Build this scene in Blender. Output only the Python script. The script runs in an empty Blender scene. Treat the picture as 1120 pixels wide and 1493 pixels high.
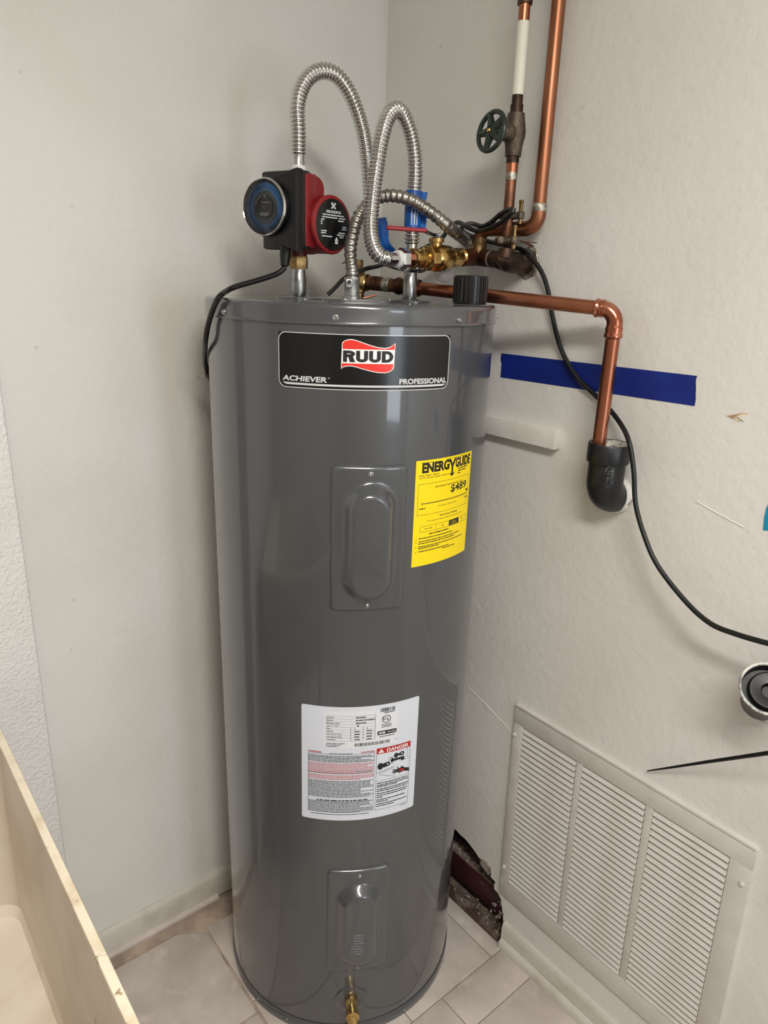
import bpy, bmesh, math, random
from mathutils import Vector, Matrix
random.seed(7)
PI = math.pi
sc = bpy.context.scene
COL = sc.collection

# ------------------------------------------------------------------ camera
FPX, CXP, CYP = 1019.29, 560.0, 746.5
PITCH, ROLL, YAW = math.radians(18.144), math.radians(1.988), math.radians(39.747)
CAM = Vector((-0.7977, -1.0713, 1.5293))
FW = Vector((math.sin(YAW)*math.cos(PITCH), math.cos(YAW)*math.cos(PITCH), -math.sin(PITCH)))
_r = Vector((math.cos(YAW), -math.sin(YAW), 0)); _u = _r.cross(FW)
RT = _r*math.cos(ROLL) + _u*math.sin(ROLL)
UPV = _u*math.cos(ROLL) - _r*math.sin(ROLL)
HD = Vector((math.sin(YAW), math.cos(YAW), 0))
cd = bpy.data.cameras.new('camera'); cam = bpy.data.objects.new('camera', cd); COL.objects.link(cam)
cd.sensor_fit = 'VERTICAL'; cd.sensor_height = 24.0; cd.lens = 24.0*FPX/1493.0
cd.clip_start = 0.02; cd.clip_end = 50
mw = Matrix.Identity(4)
for i in range(3):
    mw[i][0] = RT[i]; mw[i][1] = UPV[i]; mw[i][2] = -FW[i]; mw[i][3] = CAM[i]
cam.matrix_world = mw
sc.camera = cam

# ------------------------------------------------------------------ world, lights, exposure
w = bpy.data.worlds.new('world'); sc.world = w; w.use_nodes = True
w.node_tree.nodes['Background'].inputs[0].default_value = (0.9, 0.93, 1.0, 1)
w.node_tree.nodes['Background'].inputs[1].default_value = 0.0
sc.view_settings.view_transform = 'Standard'; sc.view_settings.look = 'None'
sc.view_settings.gamma = 1.0; sc.view_settings.use_curve_mapping = False
sc.view_settings.exposure = 0.0
CEIL = 2.44
def area(name, loc, size, power, color, rot=(0, 0, 0)):
    l = bpy.data.lights.new(name, 'AREA'); l.shape = 'RECTANGLE'; l.size = size[0]; l.size_y = size[1]
    l.energy = power; l.color = color
    o = bpy.data.objects.new(name, l); COL.objects.link(o); o.location = loc; o.rotation_euler = rot
    return o
area('ceiling_lamp_offscreen', (-0.75, -1.55, CEIL-0.075), (0.28, 1.15), 39, (1.0, 0.955, 0.88))
# its upright bluish reflection on the heater's black label places this window behind the viewpoint
area('window_front_offscreen', (-0.22, -2.64, 1.40), (0.46, 1.06), 10, (0.80, 0.90, 1.0), (math.pi/2, 0, 0))

# ------------------------------------------------------------------ helpers: pixel of the photograph -> place in the room
R0, ZS, ZT = 0.26, 1.4688, 1.498       # tank radius, lid seam, lid top
XR, YL = 0.2913, 0.2826                # right wall plane x, left wall plane y
def ray(x, y): return FW + RT*((x-CXP)/FPX) - UPV*((y-CYP)/FPX)
def Wp(x, y, t=0.0): d = ray(x, y); return CAM + d*((XR-t-CAM.x)/d.x)     # on / t off the right wall
def Bp(x, y, t=0.0): d = ray(x, y); return CAM + d*((YL-t-CAM.y)/d.y)     # on / t off the left wall
def Zp(x, y, z): d = ray(x, y); return CAM + d*((z-CAM.z)/d.z)            # at a height
def Hp(x, y, h): d = ray(x, y); return CAM + d*(h/d.dot(HD))              # at a horizontal distance
NF = Vector((-0.5, -0.8660254, 0)); EF = Vector((0.8660254, -0.5, 0))     # heater front and its right hand side
UP = Vector((0, 0, 1))

# ------------------------------------------------------------------ materials
def lin(c):
    return tuple(((v/255.0)/12.92 if v/255.0 <= 0.04045 else ((v/255.0+0.055)/1.055)**2.4) for v in c) + (1.0,)
M = {}
def mat(name, c, rough=0.5, metal=0.0, c2=None, nscale=20.0, lo=0.4, hi=0.6, bump=0.0, bscale=60.0, bdist=0.002,
        coat=0.0, coat_r=0.05, spec=0.5, rough2=None, stretch=None, c3=None, n3=5.0, lo3=.6, hi3=.7, detail=4.0, bdetail=3.0):
    m = bpy.data.materials.new(name); m.use_nodes = True; nt = m.node_tree; b = nt.nodes['Principled BSDF']
    b.inputs['Base Color'].default_value = lin(c); b.inputs['Roughness'].default_value = rough
    b.inputs['Metallic'].default_value = metal; b.inputs['Coat Weight'].default_value = coat
    b.inputs['Coat Roughness'].default_value = coat_r; b.inputs['Specular IOR Level'].default_value = spec
    tc = nt.nodes.new('ShaderNodeTexCoord'); vec = tc.outputs['Object']
    if stretch:
        mp = nt.nodes.new('ShaderNodeMapping'); mp.inputs['Scale'].default_value = stretch
        nt.links.new(vec, mp.inputs['Vector']); vec = mp.outputs['Vector']
    def noise(s, d=detail):
        n = nt.nodes.new('ShaderNodeTexNoise'); n.inputs['Scale'].default_value = s; n.inputs['Detail'].default_value = d
        nt.links.new(vec, n.inputs['Vector']); return n.outputs['Fac']
    def ramp(f, a, bb):
        r = nt.nodes.new('ShaderNodeMapRange'); r.inputs['From Min'].default_value = a; r.inputs['From Max'].default_value = bb
        nt.links.new(f, r.inputs['Value']); return r.outputs['Result']
    def mix(f, A, B):
        x = nt.nodes.new('ShaderNodeMix'); x.data_type = 'RGBA'; nt.links.new(f, x.inputs['Factor'])
        for i, v in ((6, A), (7, B)):
            if isinstance(v, tuple): x.inputs[i].default_value = v
            else: nt.links.new(v, x.inputs[i])
        return x.outputs[2]
    col = lin(c)
    if c2:
        f = ramp(noise(nscale), lo, hi); col = mix(f, col, lin(c2)); nt.links.new(col, b.inputs['Base Color'])
        if rough2 is not None:
            rr = nt.nodes.new('ShaderNodeMapRange'); rr.inputs['To Min'].default_value = rough; rr.inputs['To Max'].default_value = rough2
            nt.links.new(f, rr.inputs['Value']); nt.links.new(rr.outputs['Result'], b.inputs['Roughness'])
    if c3:
        f = ramp(noise(n3, 8.0), lo3, hi3); col = mix(f, col, lin(c3)); nt.links.new(col, b.inputs['Base Color'])
    if bump:
        bp = nt.nodes.new('ShaderNodeBump'); bp.inputs['Strength'].default_value = bump; bp.inputs['Distance'].default_value = bdist
        nt.links.new(noise(bscale, bdetail), bp.inputs['Height']); nt.links.new(bp.outputs['Normal'], b.inputs['Normal'])
    M[name] = m
    return m
mat('wall_paint', (225, 223, 219), .55, c2=(219, 217, 211), nscale=3.0, bump=.4, bscale=60, bdist=.0030, bdetail=5, spec=.35,
    c3=(200, 196, 186), n3=30, lo3=.735, hi3=.77)
mat('pier_paint', (226, 225, 223), .6, c2=(220, 219, 216), nscale=6, bump=.7, bscale=170, bdist=.004, bdetail=3, spec=.3)
mat('ceiling_paint', (238, 236, 228), .8)
mat('far_paint', (202, 200, 194), .7)
mat('baseboard_paint', (204, 200, 190), .55, c2=(184, 175, 160), nscale=14, lo=.5, hi=.8, bump=.4, bscale=40)
mat('cleat_paint', (225, 223, 217), .5, c2=(219, 216, 208), nscale=18, bump=.5, bscale=50)
mat('tile', (206, 195, 187), .55, c2=(180, 169, 160), nscale=9, lo=.35, hi=.7, bump=.25, bscale=60, c3=(214, 203, 194), n3=22, lo3=.58, hi3=.75)
mat('grout', (116, 102, 92), .9, c2=(150, 132, 116), nscale=25, bump=.6, bscale=80)
mat('concrete', (150, 134, 122), .9, c2=(186, 166, 148), nscale=16, bump=.7, bscale=50)
mat('tank_paint', (67, 69, 73), .32, coat=1.0, coat_r=.06, spec=.5)
mat('tank_dark', (46, 46, 46), .5)
mat('cover_paint', (70, 72, 76), .30, coat=1.0, coat_r=.06, spec=.5)
mat('steel_zinc', (196, 198, 198), .28, 1.0, c2=(150, 152, 152), nscale=60)
mat('stainless', (214, 212, 210), .16, 1.0)
mat('chrome', (208, 208, 208), .12, 1.0)
mat('galvanised', (176, 178, 178), .30, 1.0, c2=(132, 135, 136), nscale=40, lo=.4, hi=.65)
mat('conduit_metal', (172, 168, 162), .38, 1.0, c2=(140, 136, 130), nscale=30)
mat('cast_zinc', (190, 190, 188), .42, .9, c2=(150, 150, 150), nscale=70, bump=.3, bscale=150)
mat('copper', (190, 128, 100), .28, 1.0, c2=(150, 88, 66), nscale=9, lo=.35, hi=.7, rough2=.34, stretch=(1, 1, .35))
mat('copper_stained', (172, 118, 90), .34, 1.0, c2=(136, 84, 60), nscale=10, lo=.35, hi=.7, rough2=.45, stretch=(1, 1, .3), c3=(78, 50, 40), n3=22, lo3=.62, hi3=.68)
mat('copper_bright', (206, 142, 116), .22, 1.0, c2=(170, 102, 80), nscale=14)
mat('copper_aged', (142, 98, 76), .42, 1.0, c2=(84, 58, 48), nscale=16, lo=.42, hi=.62, rough2=.6, c3=(150, 110, 80), n3=30)
mat('copper_dark', (92, 72, 60), .5, .85, c2=(56, 44, 38), nscale=26, c3=(132, 122, 108), n3=45, lo3=.6, hi3=.72)
mat('solder', (192, 188, 178), .45, .8, c2=(140, 130, 116), nscale=120, bump=.6, bscale=200)
mat('brass', (210, 180, 120), .24, 1.0, c2=(186, 150, 92), nscale=30)
mat('brass_aged', (150, 124, 84), .38, 1.0, c2=(110, 86, 56), nscale=40)
mat('bronze', (104, 94, 80), .55, .7, c2=(82, 72, 62), nscale=50, bump=.5, bscale=160)
mat('white_paint', (226, 223, 208), .5, bump=.4, bscale=60)
mat('handwheel_green', (30, 44, 36), .32, .2, coat=.3)
mat('red_paint', (138, 26, 30), .38, coat=.25, c2=(120, 20, 26), nscale=30)
mat('red_dark', (92, 24, 26), .45)
mat('red_grip', (150, 26, 36), .4)
mat('black_plastic', (15, 16, 19), .36)
mat('black_satin', (9, 9, 11), .30)
mat('black_rubber', (9, 9, 10), .40)
mat('lever_steel', (70, 70, 72), .35, .9)
mat('abs', (17, 18, 22), .42, c2=(40, 42, 48), nscale=30, lo=.5, hi=.8, c3=(210, 208, 200), n3=60, lo3=.72, hi3=.75)
mat('abs_white', (214, 212, 204), .6, c2=(120, 118, 114), nscale=50, lo=.5, hi=.62)
mat('white_plastic', (222, 222, 220), .5)
mat('dial_face', (44, 46, 50), .4)
mat('dial_blue', (64, 120, 178), .45)
mat('dial_white', (214, 218, 222), .5)
mat('dial_grey', (92, 96, 100), .45)
mat('label_black', (13, 13, 14), .22, spec=.45)
mat('label_white', (214, 219, 230), .42)
mat('label_panel', (222, 225, 232), .45)
mat('label_yellow', (250, 220, 6), .45)
mat('print_black', (22, 22, 24), .5)
mat('print_grey', (84, 88, 96), .55)
mat('print_red', (178, 36, 40), .45)
mat('print_pink', (192, 122, 126), .5)
mat('logo_red', (226, 48, 36), .4)
mat('print_white', (236, 236, 236), .45)
mat('print_silver', (206, 206, 208), .4)
mat('tag_blue', (12, 94, 178), .38, c2=(8, 70, 145), nscale=40)
mat('tape_blue', (4, 38, 132), .6, c2=(2, 30, 116), nscale=12, bump=.25, bscale=120)
mat('tape_teal', (22, 140, 176), .55)
mat('grille_paint', (208, 205, 199), .5, c2=(202, 198, 191), nscale=20)
mat('duct_metal', (128, 126, 122), .6)
mat('steel_red', (66, 30, 32), .45, c2=(48, 22, 24), nscale=14, c3=(150, 140, 130), n3=24, lo3=.66, hi3=.74)
mat('sill_wood', (70, 50, 42), .6, c2=(128, 116, 106), nscale=18, lo=.5, hi=.7)
mat('plaster', (150, 140, 130), .9, c2=(112, 98, 86), nscale=40, bump=.8, bscale=80)
mat('cavity', (122, 108, 96), .95, c2=(98, 86, 76), nscale=30)
mat('bare_wood', (176, 140, 104), .8, c2=(220, 206, 184), nscale=60)
mat('tub_plastic', (216, 205, 192), .45, c2=(204, 191, 176), nscale=7, c3=(150, 128, 106), n3=22, lo3=.68, hi3=.76)
mat('tub_rim', (236, 224, 202), .42, c2=(214, 196, 166), nscale=22, lo=.5, hi=.7, c3=(150, 126, 92), n3=60, lo3=.66, hi3=.74)
mat('tub_floor', (226, 216, 202), .45, c2=(206, 192, 174), nscale=8, c3=(150, 128, 106), n3=24, lo3=.7, hi3=.78)
mat('wire', (96, 64, 48), .5, .8)
m = bpy.data.materials.new('clear_cover'); m.use_nodes = True; nt = m.node_tree
for n_ in list(nt.nodes): nt.nodes.remove(n_)
out = nt.nodes.new('ShaderNodeOutputMaterial'); mx = nt.nodes.new('ShaderNodeMixShader'); tr = nt.nodes.new('ShaderNodeBsdfTransparent')
gl = nt.nodes.new('ShaderNodeBsdfGlossy'); gl.inputs['Roughness'].default_value = .06; fr = nt.nodes.new('ShaderNodeFresnel'); fr.inputs['IOR'].default_value = 1.5
tr.inputs[0].default_value = (.93, .95, .97, 1)
nt.links.new(fr.outputs[0], mx.inputs[0]); nt.links.new(tr.outputs[0], mx.inputs[1]); nt.links.new(gl.outputs[0], mx.inputs[2]); nt.links.new(mx.outputs[0], out.inputs[0])
M['clear_cover'] = m
mat('lamp_diffuser', (236, 236, 232), .5)
mat('window_glass', (150, 160, 170), .08)

# ------------------------------------------------------------------ object helpers
def finish(o, label=None, cat=None, group=None, kind=None):
    if label: o['label'] = label
    if cat: o['category'] = cat
    if group: o['group'] = group
    if kind: o['kind'] = kind
    return o
def thing(name, loc, label, cat, group=None):
    o = bpy.data.objects.new(name, None); COL.objects.link(o); o.location = loc; o.empty_display_size = .05
    return finish(o, label, cat, group)
def wpos(o):
    p = Vector((0, 0, 0))
    while o is not None: p += o.location; o = o.parent
    return p
def link(name, me, material, parent=None, sharp=35):
    if material: me.materials.append(M[material])
    o = bpy.data.objects.new(name, me); COL.objects.link(o)
    for p in me.polygons: p.use_smooth = True
    me.set_sharp_from_angle(angle=math.radians(sharp))
    if parent is not None:
        o.parent = parent; me.transform(Matrix.Translation(-wpos(parent)))
    return o
class MB:
    def __init__(s): s.bm = bmesh.new()
    def poly(s, pts, faces):
        vs = [s.bm.verts.new(p) for p in pts]
        for f in faces:
            try: s.bm.faces.new([vs[i] for i in f])
            except ValueError: pass
        return vs
    def box(s, c, size, X=Vector((1, 0, 0)), Y=Vector((0, 1, 0)), Z=Vector((0, 0, 1)), bev=0.0, seg=2):
        c = Vector(c); t = bmesh.new()
        vs = [t.verts.new(c + X*(a*size[0]/2) + Y*(b*size[1]/2) + Z*(d*size[2]/2)) for a in(-1, 1) for b in(-1, 1) for d in(-1, 1)]
        for f in((0, 1, 3, 2), (4, 6, 7, 5), (0, 4, 5, 1), (2, 3, 7, 6), (0, 2, 6, 4), (1, 5, 7, 3)): t.faces.new([vs[i] for i in f])
        bmesh.ops.recalc_face_normals(t, faces=t.faces[:])
        if bev: bmesh.ops.bevel(t, geom=t.edges[:], offset=bev, segments=seg, affect='EDGES', profile=.5)
        s.merge(t); return s
    def merge(s, t):
        me = bpy.data.meshes.new('tmp'); t.to_mesh(me); t.free(); s.bm.from_mesh(me); bpy.data.meshes.remove(me)
    def lathe(s, prof, base, axis, seg=48, x=None, start=0.0):
        axis = Vector(axis).normalized(); base = Vector(base)
        if x is None: x = axis.orthogonal()
        x = Vector(x); x = (x - axis*x.dot(axis)).normalized(); y = axis.cross(x)
        rings = []
        for r, z in prof:
            if r < 1e-6: rings.append([s.bm.verts.new(base + axis*z)])
            else: rings.append([s.bm.verts.new(base + axis*z + (x*math.cos(start+2*PI*k/seg) + y*math.sin(start+2*PI*k/seg))*r) for k in range(seg)])
        for a, b in zip(rings[:-1], rings[1:]):
            for k in range(seg):
                j = (k+1) % seg
                if len(a) == 1 and len(b) == 1: continue
                if len(a) == 1: f = (a[0], b[j], b[k])
                elif len(b) == 1: f = (a[k], a[j], b[0])
                else: f = (a[k], a[j], b[j], b[k])
                s.bm.faces.new(f)
        return s
    def tube(s, pts, rad, seg=16, cap=True):
        pts = [Vector(p) for p in pts]; n = len(pts)
        if not isinstance(rad, (list, tuple)): rad = [rad]*n
        T = [(pts[min(i+1, n-1)] - pts[max(i-1, 0)]).normalized() for i in range(n)]
        u = T[0].orthogonal().normalized(); rings = []
        for i in range(n):
            u = (u - T[i]*u.dot(T[i])).normalized(); v = T[i].cross(u)
            rings.append([s.bm.verts.new(pts[i] + (u*math.cos(2*PI*k/seg) + v*math.sin(2*PI*k/seg))*rad[i]) for k in range(seg)])
        for a, b in zip(rings[:-1], rings[1:]):
            for k in range(seg): s.bm.faces.new((a[k], a[(k+1) % seg], b[(k+1) % seg], b[k]))
        if cap:
            s.bm.faces.new(rings[0][::-1]); s.bm.faces.new(rings[-1])
        return s
    def prism(s, pts2, origin, X, Y, Z, d0, d1, bev=0.0):
        t = bmesh.new(); origin = Vector(origin)
        a = [t.verts.new(origin + X*p[0] + Y*p[1] + Z*d0) for p in pts2]; b = [t.verts.new(origin + X*p[0] + Y*p[1] + Z*d1) for p in pts2]
        n = len(a); t.faces.new(a[::-1]); fb = t.faces.new(b)
        for k in range(n): t.faces.new((a[k], a[(k+1) % n], b[(k+1) % n], b[k]))
        bmesh.ops.recalc_face_normals(t, faces=t.faces[:])
        if bev: bmesh.ops.bevel(t, geom=list(fb.edges), offset=bev, segments=2, affect='EDGES', profile=.5)
        s.merge(t); return s
    def obj(s, name, material, parent=None, sharp=35, recalc=True):
        if recalc: bmesh.ops.recalc_face_normals(s.bm, faces=s.bm.faces[:])
        me = bpy.data.meshes.new(name); s.bm.to_mesh(me); s.bm.free()
        return link(name, me, material, parent, sharp)
def copy_tree(o, parent=None):
    c = o.copy(); COL.objects.link(c); c.parent = parent
    for ch in list(o.children): copy_tree(ch, c)
    return c
def spline(P, n=12):
    P = [Vector(p) for p in P]; Q = [P[0]*2-P[1]] + P + [P[-1]*2-P[-2]]; out = []
    for i in range(1, len(Q)-2):
        a, b, c, d = Q[i-1:i+3]
        for k in range(n):
            t = k/n
            out.append(.5*((2*b) + (c-a)*t + (2*a-5*b+4*c-d)*t*t + (3*b-a-3*c+d)*t**3))
    out.append(P[-1]); return out
def resample(P, step):
    L = [0.0]
    for a, b in zip(P[:-1], P[1:]): L.append(L[-1] + (b-a).length)
    n = max(2, int(L[-1]/step)); out = []; j = 0
    for i in range(n+1):
        s_ = L[-1]*i/n
        while j < len(L)-2 and L[j+1] < s_: j += 1
        f = (s_-L[j])/max(1e-9, L[j+1]-L[j]); out.append(P[j].lerp(P[j+1], f))
    return out, L[-1]
def arc_corner(a, b, c, r, n=10):
    """polyline a-b-c with the corner at b rounded to radius r"""
    a, b, c = Vector(a), Vector(b), Vector(c); d1 = (a-b).normalized(); d2 = (c-b).normalized()
    ang = d1.angle(d2); t = r/math.tan(ang/2); p1 = b+d1*t; ctr = b + (d1+d2).normalized()*(r/math.sin(ang/2)); out = []
    v1 = p1-ctr; v2 = (b+d2*t)-ctr; tot = v1.angle(v2); ax = v1.cross(v2).normalized()
    for k in range(n+1): out.append(ctr + Matrix.Rotation(tot*k/n, 3, ax) @ v1)
    return out
def corrug(path, r, amp, pitch, seg=24, per=8):
    P, L = resample(path, pitch/per); n = len(P)-1
    rad = [r - amp + 2*amp*abs(math.sin(PI*(L*i/n)/pitch))**.75 for i in range(n+1)]
    return MB().tube(P, rad, seg)
def screw(name, p, nrm, r, material, parent):
    nrm = Vector(nrm).normalized()
    return MB().lathe([(r*1.25, 0), (r*1.25, r*.18), (r, r*.22), (r*.95, r*.7), (r*.6, r*.95), (r*.5, r*.8), (0, r*.7)], p, nrm, 12).obj(name, material, parent)

# flat print: shapes in (u, v), sliced and wrapped onto a surface
class Flat:
    def __init__(s): s.bm = bmesh.new()
    def poly(s, pts):
        vs = [s.bm.verts.new((p[0], p[1], 0)) for p in pts]; f = s.bm.faces.new(vs)
        if len(pts) > 4: bmesh.ops.triangulate(s.bm, faces=[f])
        return s
    def rect(s, u0, v0, u1, v1): return s.poly([(u0, v0), (u1, v0), (u1, v1), (u0, v1)])
    def line(s, p, q, wd):
        p = Vector((p[0], p[1])); q = Vector((q[0], q[1])); d = (q-p).normalized()*wd/2; n = Vector((-d.y, d.x))
        return s.poly([p-n, q-n, q+n, p+n])
    def frame(s, u0, v0, u1, v1, wd):
        s.rect(u0, v0, u1, v0+wd); s.rect(u0, v1-wd, u1, v1); s.rect(u0, v0, u0+wd, v1); s.rect(u1-wd, v0, u1, v1); return s
    def ring(s, c, r0, r1, seg=40, a0=0, a1=2*PI, sx=1.0):
        for k in range(seg):
            t0 = a0+(a1-a0)*k/seg; t1 = a0+(a1-a0)*(k+1)/seg
            q = [(c[0]+sx*r*math.cos(t), c[1]+r*math.sin(t)) for r, t in((r0, t0), (r1, t0), (r1, t1), (r0, t1))]
            s.poly(q if r0 > 1e-6 else [q[0], q[1], q[2]])
        return s
    def text(s, txt, u0, v0, wd, h, bold=0.0, shear=0.0, rot=0.0):
        cu = bpy.data.curves.new('t', 'FONT'); cu.body = txt; cu.offset = bold; cu.shear = shear; cu.resolution_u = 3; cu.size = 1
        ob = bpy.data.objects.new('t', cu); me = bpy.data.meshes.new_from_object(ob)
        xs = [v.co.x for v in me.vertices]; ys = [v.co.y for v in me.vertices]
        x0, x1, y0, y1 = min(xs), max(xs), min(ys), max(ys)
        sx = wd/max(1e-6, x1-x0); sy = h/max(1e-6, y1-y0)
        me.transform(Matrix.Translation((u0, v0, 0)) @ Matrix.Rotation(rot, 4, 'Z') @ Matrix.Diagonal((sx, sy, 1, 1)) @ Matrix.Translation((-x0, -y0, 0)))
        s.bm.from_mesh(me); bpy.data.meshes.remove(me); bpy.data.objects.remove(ob); bpy.data.curves.remove(cu); return s
    def words(s, u0, u1, v, h, rnd, gap=.35):
        """a line of print too small to read"""
        u = u0
        while u < u1:
            L = h*rnd.uniform(1.2, 5.0); e = min(u+L, u1)
            s.rect(u, v, e, v+h); u = e + h*gap*rnd.uniform(.8, 1.6)
        return s
    def build(s, name, material, parent, mapper, off, cut=None, thick=0.0):
        bm = s.bm
        if cut:
            us = [v.co.x for v in bm.verts]; k = math.ceil(min(us)/cut)
            while k*cut < max(us):
                bmesh.ops.bisect_plane(bm, geom=bm.verts[:]+bm.edges[:]+bm.faces[:], plane_co=(k*cut, 0, 0), plane_no=(1, 0, 0)); k += 1
        for f in bm.faces:
            if f.normal.z < 0: f.normal_flip()
        bm.normal_update()
        for f in bm.faces:
            if f.normal.z < 0: f.normal_flip()
        if thick:
            g = bmesh.ops.extrude_face_region(bm, geom=bm.faces[:])
            for v in [x for x in g['geom'] if isinstance(x, bmesh.types.BMVert)]: v.co.z = thick
            bmesh.ops.recalc_face_normals(bm, faces=bm.faces[:])
        for v in bm.verts: v.co = mapper(v.co.x, v.co.y, off+v.co.z)
        me = bpy.data.meshes.new(name); bm.to_mesh(me); bm.free()
        return link(name, me, material, parent, 20)
def cylmap(azc):
    def f(u, v, off):
        a = math.radians(azc) - u/R0
        return Vector(((R0+off)*math.sin(a), (R0+off)*math.cos(a), v))
    return f
def planemap(o, X, Y):
    N = X.cross(Y)
    return lambda u, v, off: o + X*u + Y*v + N*off
def az_dir(a): a = math.radians(a); return Vector((math.sin(a), math.cos(a), 0))
def rrect(x0, y0, x1, y1, r, n=6, corners=(1, 1, 1, 1)):
    out = []
    for (cx, cy, a), on in zip(((x0+r, y0+r, PI), (x1-r, y0+r, 1.5*PI), (x1-r, y1-r, 0), (x0+r, y1-r, .5*PI)), corners):
        if on: out += [(cx+r*math.cos(a+.5*PI*k/n), cy+r*math.sin(a+.5*PI*k/n)) for k in range(n+1)]
        else: out.append((cx+(r if a in(1.5*PI, 0) else -r), cy+(r if a in(0, .5*PI) else -r)))
    return out

# ================================================================== THE ROOM
def struct(o): o['kind'] = 'structure'; return o
# right wall: outline with the broken-out notch at the floor, extruded
hole = [(-.272, -.012), (-.2725, .045), (-.268, .075), (-.2615, .100), (-.2560, .118), (-.2475, .1262), (-.2400, .1290), (-.2335, .1295),
        (-.2318, .1400), (-.2345, .1535), (-.2250, .1550), (-.2170, .1575), (-.2205, .1652), (-.2080, .1695), (-.1900, .1790), (-.1750, .1835),
        (-.1560, .1930), (-.1408, .1985), (-.1260, .2030), (-.1114, .2025), (-.095, .2060), (-.06, .2035), (-.02, .2050), (.02, .2000), (.02, -.012)]
outl = [(-2.7, -.012)] + hole + [(YL+.05, -.012), (YL+.05, CEIL), (-2.7, CEIL)]
DY0, DY1, DZ0, DZ1 = -.742, -.262, .186, .622        # duct opening behind the air grille
from mathutils.geometry import tessellate_polygon
duct = [(DY0, DZ0), (DY1, DZ0), (DY1, DZ1), (DY0, DZ1)]
loops = [[Vector((p[0], p[1], 0)) for p in outl], [Vector((p[0], p[1], 0)) for p in duct]]
tris = tessellate_polygon(loops); flat_ = outl + duct; N_ = len(flat_); b = MB()
fv = [b.bm.verts.new((XR, p[0], p[1])) for p in flat_]; bv = [b.bm.verts.new((XR+.016, p[0], p[1])) for p in flat_]
for t_ in tris: b.bm.faces.new([fv[i] for i in t_]); b.bm.faces.new([bv[i] for i in t_][::-1])
for lo_i, n_i in((0, len(outl)), (len(outl), len(duct))):
    for k in range(n_i): i_, j_ = lo_i+k, lo_i+(k+1) % n_i; b.bm.faces.new((fv[i_], fv[j_], bv[j_], bv[i_]))
struct(b.obj('wall_right', 'wall_paint', sharp=20))
b = MB(); b.box(((XR+.016-2.6)/2, YL+.025, CEIL/2-.006), (2.6+XR+.016-.016, .05, CEIL+.012)); struct(b.obj('wall_left', 'wall_paint'))
b = MB(); b.box(((-2.65), -1.2, CEIL/2), (.05, 3.1, CEIL)); struct(b.obj('wall_opposite', 'far_paint'))
b = MB(); b.box((-1.17, -2.7, CEIL/2), (2.95, .05, CEIL)); struct(b.obj('wall_front', 'far_paint'))
b = MB(); b.box((-1.17, -1.2, CEIL+.02), (3.0, 3.1, .04)); struct(b.obj('ceiling', 'ceiling_paint'))
wn_ = struct(finish(bpy.data.objects.new('window_1', None))); COL.objects.link(wn_); wn_.location = (-.22, -2.66, 1.40)
for dx, dz, sx, sz in((-.26, 0, .05, 1.22), (.26, 0, .05, 1.22), (0, .58, .47, .05), (0, -.58, .47, .05)):
    b = MB(); b.box((-.22+dx, -2.660, 1.40+dz), (sx, .028, sz), bev=.003); b.obj('window_frame', 'white_plastic', wn_)
b = MB(); b.box((-.22, -2.672, 1.40), (.47, .004, 1.11)); b.obj('pane', 'window_glass', wn_)
# pier standing out from the left wall
pe = Bp(44, 872, .11).x
b = MB(); b.box(((pe-1.6)/2, YL-.055, CEIL/2), (1.6+pe, .1098, CEIL-.002), bev=.004); struct(b.obj('wall_pier', 'pier_paint'))
# floor slab + tiles
b = MB(); b.box((-1.17, -1.2, -.030), (3.0, 3.1, .052)); fl = struct(b.obj('floor', 'concrete'))
def tile(poly):
    b = MB(); b.prism(poly, (0, 0, 0), Vector((1, 0, 0)), Vector((0, 1, 0)), UP, -.0035, 0.0, bev=.0012)
    return b.obj('tile', 'tile', fl)
def trect(x0, x1, y0, y1, g=.0011): return [(x0+g, y0+g), (x1-g, y0+g), (x1-g, y1-g), (x0+g, y1-g)]
tile([(-.523, -.060), (-.272, -.060), (-.2695, .186), (-.276, .1885), (-.300, .208), (-.3300, .226), (-.523, .2265)])
tile(trect(-.779, -.525, -.062, .226)); tile(trect(-1.035, -.781, -.062, .226))
for i in range(4):
    y1 = -.064-.254*i
    for k in range(5): tile(trect(-.270-.254*(k+1), -.270-.254*k, y1-.254, y1))
tile(trect(-.266, -.015, -.287, -.035)); tile(trect(-.015, .239, -.287, -.035)); tile(trect(.239, .2900, -.287, .0))
tile(trect(-.266, -.015, -.035, .20)); tile(trect(-.015, .239, -.035, .20))
for x0, x1 in((-.266, -.18), (-.18, .074), (.074, .276)): tile(trect(x0, x1, -.378, -.287))
for i in range(4):
    y1 = -.378-.254*i
    for x0, x1 in((-.266, -.18), (-.18, .074), (.074, .276)): tile(trect(x0, x1, y1-.254, y1))
# baseboards
def base_prof(h, t): return [(0, 0), (t, 0), (t, h*.80), (t*.8, h*.93), (t*.45, h), (0, h)]
b = MB(); b.prism(base_prof(.072, .0125), (0, YL, 0), Vector((0, -1, 0)), UP, Vector((1, 0, 0)), pe-.05+.001, XR-.002)
bl = struct(b.obj('baseboard_left', 'baseboard_paint'))
b = MB(); b.prism([(0, 0), (.009, 0), (.0085, .006), (.005, .010), (0, .012)], (0, YL-.0125, -.0035), Vector((0, -1, 0)), UP, Vector((1, 0, 0)), pe+.001, -.20)
b.obj('shoe_strip', 'tile', bl)
b = MB(); b.prism(base_prof(.068, .011), (XR, 0, 0), Vector((-1, 0, 0)), UP, Vector((0, -1, 0)), .2765, 2.6)
br = struct(b.obj('baseboard_right', 'baseboard_paint'))
b = MB(); b.prism([(0, 0), (.010, 0), (.0098, .012), (.006, .020), (0, .024)], (XR-.011, 0, 0), Vector((-1, 0, 0)), UP, Vector((0, -1, 0)), .2785, 2.6)
b.obj('shoe_moulding', 'baseboard_paint', br)
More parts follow.
